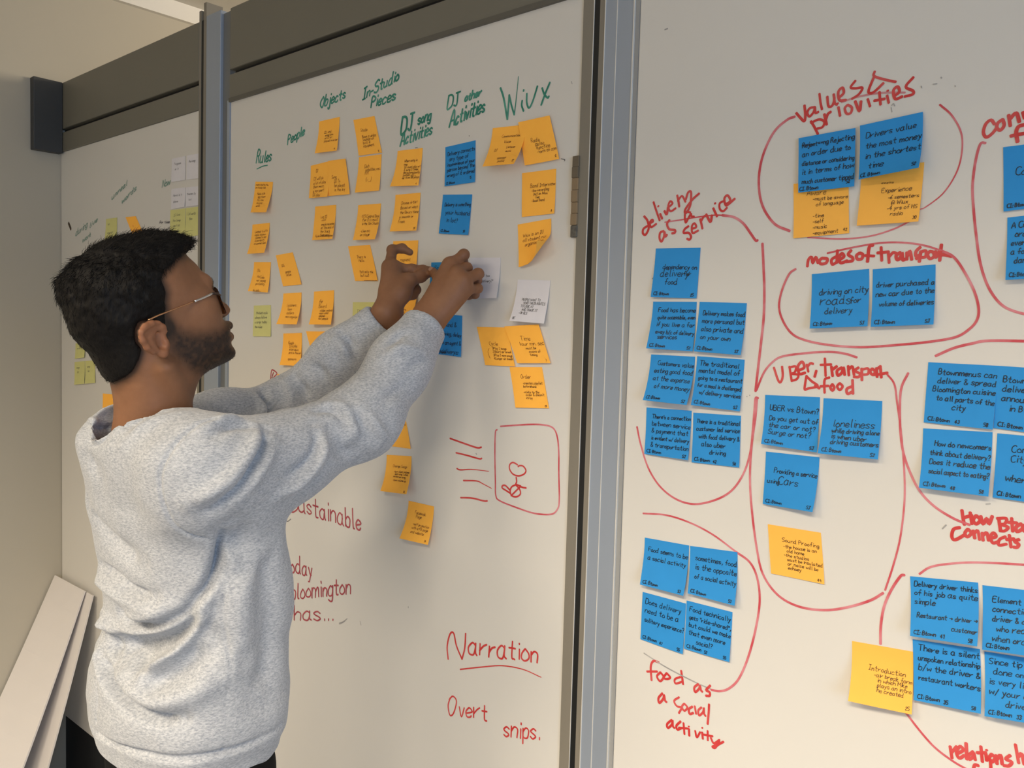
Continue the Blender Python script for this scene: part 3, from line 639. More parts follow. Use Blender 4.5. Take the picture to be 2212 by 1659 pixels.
lettering(wb_m, 'crimson', 'red word Sustainable, its first letter cut off by the sweater', [(G, [(641, 1083), (643, 1098), (634, 1106), (627, 1105)]), ('ustainable', (646, 1105), (779, 1146), 41, G, 0, (-.03, -1))])
lettering(wb_m, 'crimson', 'red words Today Bloomington has', [('oday', (628, 1236), (674, 1246), 36, G, 0, (0, -1)), ('bloomington', (629, 1295), (757, 1283), 36, G, 0, (0, -1)), ('has...', (636, 1339), (719, 1341), 34, G, 0, (0, -1))])
lettering(wb_m, 'red', 'red word Narration with a line under it', [(.0036, [(968, 1424), (966, 1396), (972, 1370), (980, 1368), (986, 1395), (998, 1424)]), (.0034, [(998, 1424), (1004, 1400), (1006, 1368)]), ('arration', (1012, 1413), (1160, 1430), 44, .0034, .05, (0, -1)), (.0026, [(994, 1446), (1040, 1441), (1085, 1438), (1130, 1446), (1169, 1463)], .6)])
lettering(wb_m, 'red', 'red words Overt snips at the foot of the board', [(.003, [(970, 1512), (978, 1504), (986, 1515), (980, 1540), (972, 1545), (968, 1525), (972, 1508)]), ('vert', (991, 1546), (1052, 1556), 40, .003, .05, (0, -1)), ('snips.', (1088, 1590), (1165, 1598), 40, .003, .05, (0, -1))])
lettering(wb_m, 'red', 'red sketch of a figure with a crossed circle body', [(.0028, [(1118, 1004), (1108, 999), (1101, 1004), (1101, 1014), (1108, 1024), (1120, 1028), (1132, 1024), (1136, 1016), (1130, 1007), (1122, 1006), (1119, 1008)]), (.0028, [(1115, 1031), (1116, 1040), (1114, 1046)]), (.003, [(1114, 1047), (1105, 1052), (1102, 1062), (1106, 1071), (1116, 1073), (1124, 1067), (1122, 1056), (1114, 1047), (1125, 1050)]), (.003, [(1125, 1050), (1115, 1060), (1104, 1071)]), (.003, [(1124, 1051), (1130, 1053), (1137, 1054)]), (.003, [(1101, 1058), (1092, 1049), (1086, 1049), (1085, 1054), (1094, 1060), (1103, 1066)])], 'marker_drawing')
lettering(wb_m, 'redline', 'red rounded rectangle drawn around the small figure', [(.0028, [(1074, 928), (1070, 935), (1069, 980), (1070, 1040), (1071, 1070), (1080, 1082), (1120, 1098), (1155, 1109), (1190, 1111), (1204, 1100), (1208, 1080), (1207, 1020), (1207, 980), (1204, 945), (1195, 925), (1175, 918), (1140, 917), (1081, 921)])], 'marker_outline')
lettering(wb_m, 'red', 'five short red dashes left of the rectangle', [(.0032, [(972, 947), (1000, 957), (1030, 967), (1040, 966)]), (.003, [(985, 978), (1010, 984), (1035, 991), (1041, 990)]), (.003, [(987, 1012), (995, 1015), (1020, 1014), (1056, 1018)], .4), (.003, [(1001, 1038), (1030, 1039), (1043, 1045), (1062, 1055)], .4), (.003, [(995, 1075), (1020, 1076), (1045, 1082), (1053, 1082)])], 'marker_dashes')
lettering(wb_m, 'smear', 'small grey smudges left by an eraser', [(.004, [(733, 1347), (742, 1343), (750, 1336)], .4), (.002, [(778, 1342), (780, 1350)]), (.0018, [(882, 1310), (882, 1313)]), (.0016, [(1234, 176), (1236, 181)]), (.0015, [(1028, 979), (1030, 982)]), (.0014, [(600, 1140), (610, 1128)])], 'eraser_smudges')
lettering(wb_m, 'pen_grey', 'small tick marks between the notes', [(.0012, [(1212, 343), (1220, 345), (1219, 348)]), (.0013, [(615, 1124), (622, 1126), (628, 1121)]), (.0012, [(897, 319.5), (902, 319)]), (.0012, [(1013, 293), (1014, 294)])], 'pen_ticks')

# writing on the right board
K = 0.0034
L_ = 0.0029
traced(wb_r, 'red', 'red heading values & priorities', 1620, 120, 3.95, K, '395,490 430,530 465,560 472,500 465,425|555,440 510,450 490,490 510,520 545,480 555,440 560,490 585,480|593,325 602,400 615,460|660,350 670,430 700,430 720,380 715,330|720,380 727,410 745,420|760,360 800,320 790,275 755,310 765,380 820,380|900,215 860,270 900,280 960,275 930,330 870,370|1065,135 1060,175 1150,205 1245,225|1060,180 1015,290 1020,320 1060,310 1140,235|520,560 550,610 580,670|520,575 590,545 635,565 620,610 570,625|635,500 655,590|648,545 665,500 690,480|755,440 770,515|747,408 749,411|835,420 810,450 825,495 860,490 870,445 835,420|898,390 935,475 948,390|1005,370 1025,435|1105,310 1115,420|1060,385 1150,370|1170,340 1185,405|1175,299 1176,302|1225,350 1275,310 1260,265 1225,300 1240,370 1300,350|1395,185 1330,265 1390,300 1390,330 1320,350')
lettering(wb_r, 'pink', 'worn red stroke crossing the heading priorities', [(.0025, [(1818, 221), (1850, 210), (1900, 201), (1955, 200)])], 'marker_stroke')
lettering(wb_r, 'redline', 'red loop around the values & priorities notes', [(L_ * 1.2, [(1717, 252), (1700, 259), (1672, 285), (1650, 330), (1640, 375), (1641, 420), (1652, 455), (1675, 485), (1706, 499)]), (L_ * .8, [(2030, 226), (2055, 248), (2074, 280), (2079, 310), (2074, 350), (2060, 385), (2035, 420), (2000, 447), (1988, 452)], .5), (L_ * .7, [(1965, 478), (1930, 495), (1880, 510), (1820, 516), (1745, 513)])], 'marker_outline')
traced(wb_r, 'red', 'red heading delivery as a service', 1340, 380, 4.88, K, '250,425 285,470 300,545 280,600 260,622 238,605 240,565 265,540 292,528|310,500 345,480 335,462 312,490 325,540 380,505|350,275 380,370 415,470|420,400 442,452|400,318 402,322|465,370 490,405 503,330|510,330 550,290 525,268 505,320 530,372 585,340|600,205 612,260 622,325|605,265 650,212 688,275|690,250 715,175 745,168 745,250 735,320 700,385 680,385 690,345 760,250 832,185|458,580 420,600 414,660 435,692 460,640 466,590 475,640 492,618|520,465 493,505 515,560 575,572 575,598 545,605|740,385 692,380 680,430 690,492 720,440 745,398 750,425 778,430|720,530 680,560 668,600 720,600 746,640 730,672 703,662|750,560 800,540 782,500 755,530 762,602 822,575|842,455 855,505 866,557|850,480 880,430 912,418|905,405 950,485 966,415|980,340 1000,385 1020,428|999,288 1001,292|1090,265 1048,290 1050,350 1085,372 1125,335|1110,300 1160,262 1130,205 1097,240 1112,310 1150,290 1207,240')
lettering(wb_r, 'redline', 'red line from the heading delivery as a service down its right side', [(L_ * .7, [(1436, 480), (1470, 475), (1500, 470), (1540, 465), (1560, 465)]), (L_ * 1.2, [(1560, 465), (1585, 469), (1605, 482), (1620, 502), (1632, 519), (1637, 519)]), (L_ * 1.25, [(1647, 526), (1649, 570), (1651, 620), (1650, 680), (1644, 740), (1637, 800), (1632, 845)])], 'marker_line')
lettering(wb_r, 'redline', 'red loop under the delivery as a service notes', [(L_, [(1376, 922), (1384, 960), (1400, 1010), (1425, 1050), (1460, 1078), (1500, 1089), (1545, 1080), (1580, 1060), (1605, 1025), (1620, 980), (1626, 930), (1630, 880), (1632, 860), (1638, 860)])], 'marker_line')
traced(wb_r, 'red', 'red heading modes of transport', 1640, 500, 4.424, K * 1.15, '460,335 470,270 500,245 512,302 540,245 562,302|600,255 575,280 590,310 640,300 650,262 600,255|748,180 742,300|735,240 692,270 700,315 745,290|770,270 810,240 790,210 765,250 780,300 842,280|880,180 850,220 892,250 890,280 830,290|960,205 930,230 940,265 980,260 990,220 960,205|1090,130 1052,150 1035,290|1010,230 1100,235|1165,150 1172,280|1130,205 1240,195|1235,210 1242,300|1240,245 1280,202 1312,210|1350,200 1310,230 1320,270 1350,250 1365,205 1372,270 1395,265|1410,200 1412,270|1410,250 1440,188 1458,270|1540,150 1500,190 1500,235 1540,225 1500,262|1545,190 1530,290|1545,195 1592,185 1590,240 1545,250|1630,190 1610,220 1630,260 1670,240 1665,200 1630,190|1682,190 1690,250|1690,212 1730,190|1742,125 1725,280|1690,235 1760,222 1840,237')
lettering(wb_r, 'redline', 'red loop around the modes of transport notes', [(L_ * .8, [(1787, 547), (1840, 535), (1900, 525), (1950, 524), (2000, 531), (2050, 548)]), (L_, [(2030, 540), (2060, 555), (2085, 590), (2105, 630), (2114, 665), (2111, 690), (2095, 710), (2065, 728), (2010, 738), (1940, 745), (1860, 750), (1790, 745), (1740, 735), (1710, 720), (1690, 690), (1683, 660), (1690, 625), (1705, 592), (1719, 581)])], 'marker_outline')
traced(wb_r, 'red', 'red heading UBER, transport & food', 1640, 500, 4.424, K, '140,1300 180,1420 205,1440 225,1380 218,1290|290,1290 300,1360 312,1432|285,1300 350,1290 340,1345 310,1360 372,1370 360,1410 310,1428|370,1330 430,1300 410,1245 370,1290 385,1360 440,1350|455,1270 470,1342|460,1295 490,1260 517,1266|546,1330 530,1390|628,1212 635,1382|585,1275 690,1270|690,1290 702,1382|695,1325 742,1288|790,1300 745,1330 752,1375 790,1350 805,1300 817,1372|850,1285 857,1377|855,1322 890,1290 907,1372|950,1300 915,1330 962,1360 950,1390 903,1390|980,1310 982,1422|980,1322 1040,1310 1040,1360 985,1370|1080,1310 1060,1340 1085,1370 1110,1340 1080,1310|1120,1305 1127,1392|1122,1322 1150,1292|1157,1285 1167,1397|1090,1370 1150,1365 1227,1350|452,1378 440,1450 435,1510 470,1500 560,1478 500,1430 452,1384|535,1470 577,1500|672,1395 625,1420 625,1542|585,1480 662,1475|700,1460 680,1490 700,1520 717,1490 700,1460|770,1450 745,1480 770,1515 797,1480 770,1450|892,1418 897,1552|890,1480 838,1505 845,1552 892,1530')
lettering(wb_r, 'redline', 'red loop around the UBER, transport & food notes', [(L_, [(1634, 843), (1650, 805), (1668, 783), (1690, 770), (1740, 763), (1790, 760), (1825, 764), (1851, 772)]), (L_ * .8, [(1916, 808), (1932, 830), (1938, 870), (1946, 930), (1953, 1010), (1954, 1080), (1945, 1160), (1930, 1220), (1912, 1275)]), (L_ * 1.1, [(1908, 1281), (1880, 1297), (1830, 1312), (1780, 1318), (1725, 1310), (1680, 1285), (1648, 1240), (1634, 1180), (1624, 1100), (1620, 1030), (1624, 960), (1632, 900), (1635, 862)])], 'marker_outline')
lettering(wb_r, 'redline', 'red loop around the food as a social activity notes', [(L_ * .9, [(1389, 1109), (1440, 1113), (1490, 1129), (1540, 1155), (1590, 1192)]), (L_ * 1.1, [(1590, 1192), (1620, 1215), (1636, 1250), (1641, 1300), (1632, 1360), (1616, 1420), (1596, 1466), (1575, 1487), (1555, 1493), (1536, 1490)])], 'marker_outline')
lettering(wb_r, 'smear', 'pale worn stroke through the words food as', [(.002, [(1391, 1411), (1440, 1442), (1500, 1473), (1536, 1489)])], 'marker_stroke')
traced(wb_r, 'red', 'red heading food as a social activity', 1340, 1100, 2.967, K, '247,982 212,973 195,1010 200,1097|170,1040 237,1040|257,1045 235,1070 255,1102 277,1075 257,1045|297,1050 277,1080 300,1088 320,1078 297,1050|390,1035 402,1122|385,1075 350,1090 355,1117 397,1105|500,1120 475,1142 480,1172 505,1150 510,1130 517,1160 527,1170|577,1130 550,1160 572,1172 572,1195 548,1195|270,1180 245,1210 250,1242 275,1215 280,1190 286,1225 297,1236|377,1205 345,1228 362,1262 392,1272 375,1307|410,1245 395,1265 410,1292 430,1270 410,1245|462,1265 440,1282 445,1312 468,1305|477,1262 486,1312|520,1270 500,1290 505,1322 530,1300 535,1272 537,1310 547,1326|569,1250 566,1310 560,1377|330,1350 300,1377 305,1402 330,1380 335,1352 337,1390 347,1402|387,1360 360,1387 365,1412 388,1405|405,1370 411,1442|375,1400 432,1405|440,1408 442,1452|439,1392 440,1394|480,1420 490,1462 512,1428|525,1430 529,1472|525,1400 526,1402|560,1420 561,1482|535,1445 592,1455|580,1465 600,1500 637,1478 610,1512 590,1522 605,1530 625,1510 662,1490')
traced(wb_r, 'red', 'red heading How Btown Connects, cut off by the picture edge', 1920, 700, 3.072, K * 1.05, '485,1235 492,1285 502,1332|540,1250 552,1327|490,1288 552,1268|580,1270 560,1300 580,1327 607,1300 580,1270|610,1275 625,1327 650,1290 665,1327 687,1275|730,1290 742,1372|718,1290 780,1290 770,1325 740,1330 792,1347 770,1372 735,1372|815,1288 822,1377|790,1315 852,1320|880,1325 845,1347 850,1377 885,1360 890,1330 900,1377|472,1350 430,1362 418,1410 440,1432 502,1400|525,1360 505,1387 520,1412 547,1387 525,1360|560,1370 571,1422|566,1392 590,1370 602,1432|620,1385 626,1437|626,1402 650,1385 662,1437|675,1422 712,1410 695,1385 675,1412 690,1452 722,1445|775,1410 735,1430 730,1467 782,1460|800,1400 811,1482|780,1430 832,1425|865,1430 835,1442 862,1462 850,1482 828,1480|930,1330 950,1380 970,1335 985,1385 1005,1335')
lettering(wb_r, 'redline', 'red loop around the How Btown Connects notes', [(L_ * 1.1, [(2021, 769), (2060, 752), (2100, 742), (2140, 736), (2260, 738)]), (L_, [(1962, 806), (1948, 835), (1944, 870), (1945, 930), (1952, 980), (1970, 1030), (1990, 1065), (2020, 1095), (2060, 1120), (2095, 1134)])], 'marker_outline')
lettering(wb_r, 'redline', 'red loop above the Delivery driver notes', [(L_ * .9, [(1986, 1240), (2010, 1225), (2050, 1218), (2110, 1215), (2212, 1220), (2260, 1226)]), (L_ * 1.1, [(1954, 1242), (1945, 1245), (1925, 1275), (1910, 1310), (1903, 1350), (1902, 1391)]), (L_ * .9, [(1950, 1530), (1985, 1576), (2020, 1615), (2060, 1645), (2095, 1665)])], 'marker_outline')
traced(wb_r, 'red', 'red heading relationships, cut off by the picture edge', 1820, 1200, 3.615, K * 1.1, '840,1490 855,1582|850,1540 892,1490|890,1550 942,1520 920,1490 890,1530 910,1582 952,1560|965,1465 971,1592|1020,1530 985,1562 990,1592 1020,1570 1025,1540 1037,1597|1080,1490 1092,1612|1050,1540 1122,1540|1120,1550 1126,1602|1125,1518 1126,1521|1165,1550 1145,1582 1165,1612 1192,1582 1165,1550|1200,1560 1206,1627|1206,1592 1235,1560 1247,1632|1310,1560 1275,1590 1322,1612 1300,1642 1258,1640|1350,1475 1376,1622|1370,1572 1400,1550 1420,1632|1062,1640 1030,1640 1020,1720|1155,1590 1160,1680')
traced(wb_r, 'red', 'red heading starting con, cut off by the picture edge', 2080, 220, 3.947, K * 1.15, '270,190 240,155 195,190 175,260 200,302 250,270 290,220|340,150 300,180 290,220 320,242 352,200 340,150|390,112 405,207|400,150 455,95 482,172|512,88 532,142 562,60|523,195 475,212 455,260 467,342|408,292 460,280 523,270')
lettering(wb_r, 'redline', 'red loop at the upper edge, right of the values & priorities loop', [(L_, [(2129, 309), (2118, 311), (2108, 345), (2101, 400), (2103, 450), (2109, 510), (2118, 570), (2135, 620), (2160, 655), (2190, 672), (2240, 684)])], 'marker_outline')
lettering(wb_r, 'smear', 'small black and grey specks near the heading priorities', [(.0022, [(1436, 64), (1442, 62)]), (.0018, [(2033, 167), (2034, 169)]), (.0014, [(2016, 182), (2024, 181)]), (.0014, [(2063, 185), (2064, 187)]), (.0012, [(1990, 186), (1991, 190)]), (.0014, [(1926, 228), (1930, 224), (1933, 229)]), (.0012, [(1925, 232), (1927, 242)]), (.002, [(1409, 602), (1411, 601)]), (.0016, [(1613, 856), (1614, 857)]), (.0016, [(1619, 854), (1620, 854)]), (.0018, [(2130, 1089), (2139, 1088)]), (.0016, [(2036, 1142), (2044, 1134)])], 'board_specks')
# writing on the corner board
lettering(wb_l, 'palegreen', 'faint green words in the middle of the corner board', [('unreal', (241, 432), (274, 400), 12, .0034, .1, (.1, -1)), ('words', (263, 440), (294, 410), 12, .0034, .1, (.1, -1))])
lettering(wb_l, 'palegreen', 'faint green word beside the white notes', [('Now', (350, 405), (367, 398), 14, .0034, .1, (.1, -1))])
lettering(wb_l, 'palegreen', 'faint green words left of the crown of the head', [('during', (163, 510), (188, 490), 14, .003, .1, (.1, -1)), ('live', (193, 494), (210, 478), 12, .003, .1, (.1, -1)), ('work', (178, 524), (196, 510), 11, .003, .1, (.1, -1))])
lettering(wb_l, 'pen', 'short brown dash near the wall corner', [(.011, [(148, 482), (150.5, 488), (153, 495)])], 'marker_dash')
lettering(wb_l, 'pen_grey', 'faint grey words left of the lime pair', [('Air time', (344, 483), (366, 482), 6, .0016)])

# ------------------------------------------------------------------ implicit-surface modelling (used for the man, his clothes and hair)
f32 = np.float32


def A3(p): return np.asarray(p, dtype=f32)


def cone(P, a, b, ra, rb):
    a, b = A3(a), A3(b); ba = b - a
    pa = P - a
    h = np.clip((pa @ ba) / f32(np.dot(ba, ba) + 1e-12), 0, 1)
    d = pa - h[:, None] * ba
    return np.sqrt(np.einsum('ij,ij->i', d, d)) - (f32(ra) + f32(rb - ra) * h)


def ball(P, c, r):
    d = P - A3(c); return np.sqrt(np.einsum('ij,ij->i', d, d)) - f32(r)


def ellip(P, c, r, R_=None):
    d = P - A3(c)
    if R_ is not None: d = d @ A3(R_)
    r = A3(r); k0 = np.linalg.norm(d / r, axis=1); k1 = np.linalg.norm(d / (r * r), axis=1) + f32(1e-6)
    return k0 * (k0 - 1) / k1


def smin(a, b, k):
    h = np.maximum(k - np.abs(a - b), 0) / f32(k)
    return np.minimum(a, b) - h * h * f32(k * 0.25)


def smax(a, b, k): return -smin(-a, -b, k)


def chain(P, pts, rad, k=0.004):
    d = None
    for i in range(len(pts) - 1):
        c = cone(P, pts[i], pts[i + 1], rad[i], rad[i + 1])
        d = c if d is None else smin(d, c, k)
    return d


def poly_sd(Q, poly):
    """signed distance (negative inside) of 2-D points to a closed polygon"""
    poly = np.asarray(poly, dtype=f32); n = len(poly)
    d = np.full(len(Q), 1e9, dtype=f32); inside = np.zeros(len(Q), bool)
    for i in range(n):
        a, b = poly[i], poly[(i + 1) % n]
        e = b - a; w = Q - a
        t = np.clip((w @ e) / f32(np.dot(e, e) + 1e-12), 0, 1)
        q = w - t[:, None] * e
        d = np.minimum(d, np.einsum('ij,ij->i', q, q))
        c = (a[1] > Q[:, 1]) != (b[1] > Q[:, 1])
        with np.errstate(divide='ignore', invalid='ignore'):
            xx = (b[0] - a[0]) * (Q[:, 1] - a[1]) / (b[1] - a[1] if abs(b[1] - a[1]) > 1e-12 else 1e-12) + a[0]
        inside ^= c & (Q[:, 0] < xx)
    d = np.sqrt(d)
    return np.where(inside, -d, d)


class Field2:
    """a smooth 2-D lookup table of signed distance to an outline in the (y, z) plane"""
    def __init__(s, poly, h=0.002, pad=0.03, blur=2):
        poly = np.asarray(poly, float); s.lo = poly.min(0) - pad; s.h = h
        n = np.ceil((poly.max(0) + pad - s.lo) / h).astype(int) + 1
        gy, gz = np.meshgrid(np.arange(n[0]), np.arange(n[1]), indexing='ij')
        Q = np.stack([gy.ravel() * h + s.lo[0], gz.ravel() * h + s.lo[1]], 1).astype(f32)
        g = poly_sd(Q, poly).reshape(n)
        for _ in range(blur):
            p = np.pad(g, 1, mode='edge')
            g = (p[:-2, 1:-1] + p[2:, 1:-1] + p[1:-1, :-2] + p[1:-1, 2:] + 2 * p[1:-1, 1:-1]) / 6
        s.g = g.astype(f32); s.n = n

    def __call__(s, P):
        y = np.clip((P[:, 1] - s.lo[0]) / s.h, 0, s.n[0] - 1.001); z = np.clip((P[:, 2] - s.lo[1]) / s.h, 0, s.n[1] - 1.001)
        i, j = y.astype(int), z.astype(int); a, b = (y - i).astype(f32), (z - j).astype(f32)
        g = s.g
        return (g[i, j] * (1 - a) + g[i + 1, j] * a) * (1 - b) + (g[i, j + 1] * (1 - a) + g[i + 1, j + 1] * a) * b


def surface(fn, lo, hi, h, B=8, margin=1.25):
    """surface-nets mesh of fn = 0 (fn < 0 inside)"""
    lo, hi = np.asarray(lo, float), np.asarray(hi, float)
    nb = np.ceil((hi - lo) / (h * B)).astype(int); n = nb * B
    bc = np.stack(np.meshgrid(*[np.arange(k) for k in nb], indexing='ij'), -1).reshape(-1, 3)
    cen = (lo + (bc * B + (B - 1) / 2) * h).astype(f32)
    fc = fn(cen)
    G = np.repeat(np.repeat(np.repeat(np.where(fc < 0, -1, 1).astype(f32).reshape(nb), B, 0), B, 1), B, 2)
    act = bc[np.abs(fc) < h * B * 0.87 * margin + 0.004]
    off = np.stack(np.meshgrid(*[np.arange(B)] * 3, indexing='ij'), -1).reshape(-1, 3)
    for s0 in range(0, len(act), 400):
        ix = (act[s0:s0 + 400, None, :] * B + off[None]).reshape(-1, 3)
        G[ix[:, 0], ix[:, 1], ix[:, 2]] = fn((lo + ix * h).astype(f32))
    S = G < 0
    cnt = np.zeros(n - 1, dtype=np.uint8)
    for a in (0, 1):
        for b in (0, 1):
            for c in (0, 1): cnt += S[a:n[0] - 1 + a, b:n[1] - 1 + b, c:n[2] - 1 + c]
    cells = np.argwhere((cnt > 0) & (cnt < 8))
    cor = np.array([[a, b, c] for a in (0, 1) for b in (0, 1) for c in (0, 1)])
    vals = np.stack([G[cells[:, 0] + a, cells[:, 1] + b, cells[:, 2] + c] for a, b, c in cor], 1)
    acc = np.zeros((len(cells), 3)); num = np.zeros(len(cells))
    for i in range(8):
        for j in range(i + 1, 8):
            if np.abs(cor[i] - cor[j]).sum() != 1: continue
            m = (vals[:, i] < 0) != (vals[:, j] < 0)
            t = vals[m, i] / (vals[m, i] - vals[m, j])
            acc[m] += cor[i] + t[:, None] * (cor[j] - cor[i]); num[m] += 1
    V = lo + (cells + acc / num[:, None]) * h
    idx = np.full(n - 1, -1, dtype=np.int32); idx[tuple(cells.T)] = np.arange(len(cells))
    F = []
    for ax in range(3):
        u, v = (ax + 1) % 3, (ax + 2) % 3
        s0 = [slice(None)] * 3; s1 = [slice(None)] * 3; s0[ax] = slice(0, -1); s1[ax] = slice(1, None)
        e = np.argwhere(S[tuple(s0)] != S[tuple(s1)])
        e = e[(e[:, u] > 0) & (e[:, v] > 0) & (e[:, u] < n[u] - 1) & (e[:, v] < n[v] - 1)]
        du, dv = np.eye(3, dtype=int)[u], np.eye(3, dtype=int)[v]
        q = np.stack([idx[tuple((e - du - dv).T)], idx[tuple((e - dv).T)], idx[tuple(e.T)], idx[tuple((e - du).T)]], 1)
        fl = ~S[tuple(e.T)]
        q[fl] = q[fl][:, ::-1]
        F.append(q)
    F = np.vstack(F); F = F[(F >= 0).all(1)]
    return V, F


def vnormals(V, F):
    n = np.cross(V[F[:, 2]] - V[F[:, 0]], V[F[:, 3]] - V[F[:, 1]])
    N = np.zeros_like(V)
    for k in range(4):
        for c in range(3): N[:, c] += np.bincount(F[:, k], n[:, c], len(V))
    return N / (np.linalg.norm(N, axis=1)[:, None] + 1e-12)


def relax(V, F, it=2, lam=0.5):
    E = np.vstack([F[:, [0, 1]], F[:, [1, 2]], F[:, [2, 3]], F[:, [3, 0]]])
    deg = np.bincount(E[:, 0], minlength=len(V)) + np.bincount(E[:, 1], minlength=len(V)) + 1e-9
    for _ in range(it):
        S_ = np.stack([np.bincount(E[:, 0], V[E[:, 1], c], len(V)) + np.bincount(E[:, 1], V[E[:, 0], c], len(V)) for c in range(3)], 1)
        V = V * (1 - lam) + lam * S_ / deg[:, None]
    return V


def hit(fn, px, py, t0=0.6, t1=2.2):
    """first point of the surface fn = 0 along the line of sight through a photo pixel"""
    d = AX @ np.array([(px - IW / 2) / FPX, (py - IH / 2) / FPX, 1.0]); d /= np.linalg.norm(d)
    t = np.arange(t0, t1, 0.004); v = fn((CAM + t[:, None] * d).astype(f32))
    k = np.argmax(v < 0) if (v < 0).any() else int(np.argmin(v))
    return CAM + d * t[k]


def seg_dist(V, pl):
    d = np.full(len(V), 1e9)
    for a, b in zip(pl[:-1], pl[1:]):
        ba = b - a; t = np.clip(((V - a) @ ba) / (np.dot(ba, ba) + 1e-12), 0, 1)
        d = np.minimum(d, np.linalg.norm(V - a - t[:, None] * ba, axis=1))
    return d


def vnoise(P, scale, seed=0):
    """cheap smooth value noise, -1..1"""
    q = P * scale; i = np.floor(q).astype(np.int64); f = q - i; f = f * f * (3 - 2 * f)
    def hsh(a):
        x = (a[:, 0] * 73856093) ^ (a[:, 1] * 19349663) ^ (a[:, 2] * 83492791) ^ (seed * 2654435)
        x = (x ^ (x >> 13)) * 1274126177; return ((x & 0xffff) / 32767.5) - 1
    out = 0
    for a in (0, 1):
        for b in (0, 1):
            for c in (0, 1):
                w = (f[:, 0] if a else 1 - f[:, 0]) * (f[:, 1] if b else 1 - f[:, 1]) * (f[:, 2] if c else 1 - f[:, 2])
                out = out + w * hsh(i + np.array([a, b, c]))
    return out

# ------------------------------------------------------------------ the man
XH = -1.137                                   # his mid plane; he faces the boards (+y)


def mid(pts, x=XH):
    """photo pixels of the side outline, laid on a plane parallel to his mid plane"""
    return np.array([at_x(px, py, x)[1:] for px, py in pts])


SKULL = [(394, 546), (413, 563), (428, 583), (438, 599), (446, 607), (447, 622), (450, 638), (456, 658), (464, 678), (476, 688), (484, 690), (490, 699), (490, 707), (486.5, 713),
         (493, 722), (494, 733), (488.5, 739.5), (496, 750), (499, 763), (493, 776), (478, 785), (460, 793), (440, 803), (420, 818), (395, 835), (350, 848), (300, 848), (272, 835), (250, 810),
         (226, 775), (196, 740), (172, 705), (156, 668), (148, 625), (152, 588), (172, 562), (205, 540), (250, 520), (300, 508), (350, 508), (380, 522)]
NOSE = [(447, 620), (456, 632), (466, 643), (480, 651), (490, 658), (495, 668), (491, 678), (482, 685), (470, 686), (455, 690), (440, 680), (435, 650)]
HAIR = [(394, 549), (409, 536), (413, 521), (401, 507), (380, 497.5), (352, 491), (318, 492), (285, 497.5), (252, 506), (219, 520), (191, 532), (164, 551), (143, 574), (128, 596), (124, 620), (129, 645),
        (137, 670), (146, 698), (156, 723), (175, 745), (197, 767), (216, 795), (232, 820), (252, 838), (300, 800), (380, 700), (390, 600)]
def midv(pts): return np.array([at_x(px, py, XH + dx)[1:] for px, py, dx in pts])


F_SK, F_NO, F_HA = Field2(mid(SKULL)), Field2(mid(NOSE), blur=1), Field2(mid(HAIR))
zc = lambda py: at_x(330, py, XH)[2]
Z_BROW, Z_MOUTH, Z_CHIN = zc(615), zc(712), zc(765)
Y_EAR, Z_EAR = mid([(338, 735)])[0]


def sm(x, a, b):
    t = np.clip((x - a) / (b - a), 0, 1); return t * t * (3 - 2 * t)


def head_sd(P):
    x = np.abs(P[:, 0] - f32(XH)); y, z = P[:, 1], P[:, 2]
    up = sm(z, Z_CHIN - 0.01, Z_BROW + 0.01).astype(f32)
    fr = sm(y, Y_EAR + 0.02, Y_EAR + 0.115).astype(f32)
    A_ = 0.052 + 0.021 * up - 0.006 * fr
    R_ = 0.050 + 0.028 * up - 0.012 * fr
    d = F_SK(P) + f32(0.0035) * up
    g = np.sqrt((x / A_) ** 2 + np.clip(1 + d / R_, 0, 3) ** 2) - 1
    return (g * 0.6 * A_).astype(f32)


def face_sd(P):
    h = head_sd(P)
    x = P[:, 0] - f32(XH)
    # nose: narrow bridge widening to the wings
    d = F_NO(P); zt = sm(P[:, 2], zc(684), zc(640)).astype(f32)
    A_ = 0.0195 - 0.0105 * zt
    n = (np.sqrt((np.abs(x) / A_) ** 2 + np.clip(1 + d / f32(0.011), 0, 3) ** 2) - 1) * 0.7 * A_
    h = smin(h, n.astype(f32), 0.007)
    for s in (-1, 1):
        yb, zb = mid([(432, 610)])[0]
        h = smin(h, cone(P, (XH + s * 0.012, yb + .004, zb - .001), (XH + s * 0.045, yb - 0.016, zb + .001), 0.006, 0.006), 0.012)   # brow
        yb, zb = mid([(430, 640)])[0]
        h = smax(h, -ball(P, (XH + s * 0.031, yb + 0.014, zb), 0.0135), 0.012)                                             # eye socket
        h = smin(h, ball(P, (XH + s * 0.031, yb - 0.006, zb), 0.0118), 0.002)                                              # eyelid over the eyeball
        yb, zb = mid([(425, 672)])[0]
        h = smin(h, ball(P, (XH + s * 0.040, yb - 0.018, zb), 0.020), 0.03)                                                # cheek
        yb, zb = mid([(478, 683)])[0]
        h = smax(h, -ball(P, (XH + s * 0.008, yb - 0.002, zb - 0.004), 0.004), 0.003)                                       # nostril
    # lips and the crease between them
    for py, r, dy in ((703, 0.0055, 0.001), (727, 0.0062, 0.0015)):
        yb, zb = mid([(488, py)])[0]
        c = [(XH + s * 0.024, yb - 0.014, zb) for s in (-1, 1)]
        h = smin(h, chain(P, [c[0], (XH - .009, yb + dy - .002, zb), (XH + .009, yb + dy - .002, zb), c[1]], [.002, r, r, .002]), 0.004)
    yb, zb = mid([(489, 713.5)])[0]
    h = smax(h, -chain(P, [(XH - 0.026, yb - 0.018, zb), (XH, yb + 0.002, zb), (XH + 0.026, yb - 0.018, zb)], [.0012, .0022, .0012]), 0.004)
    return h


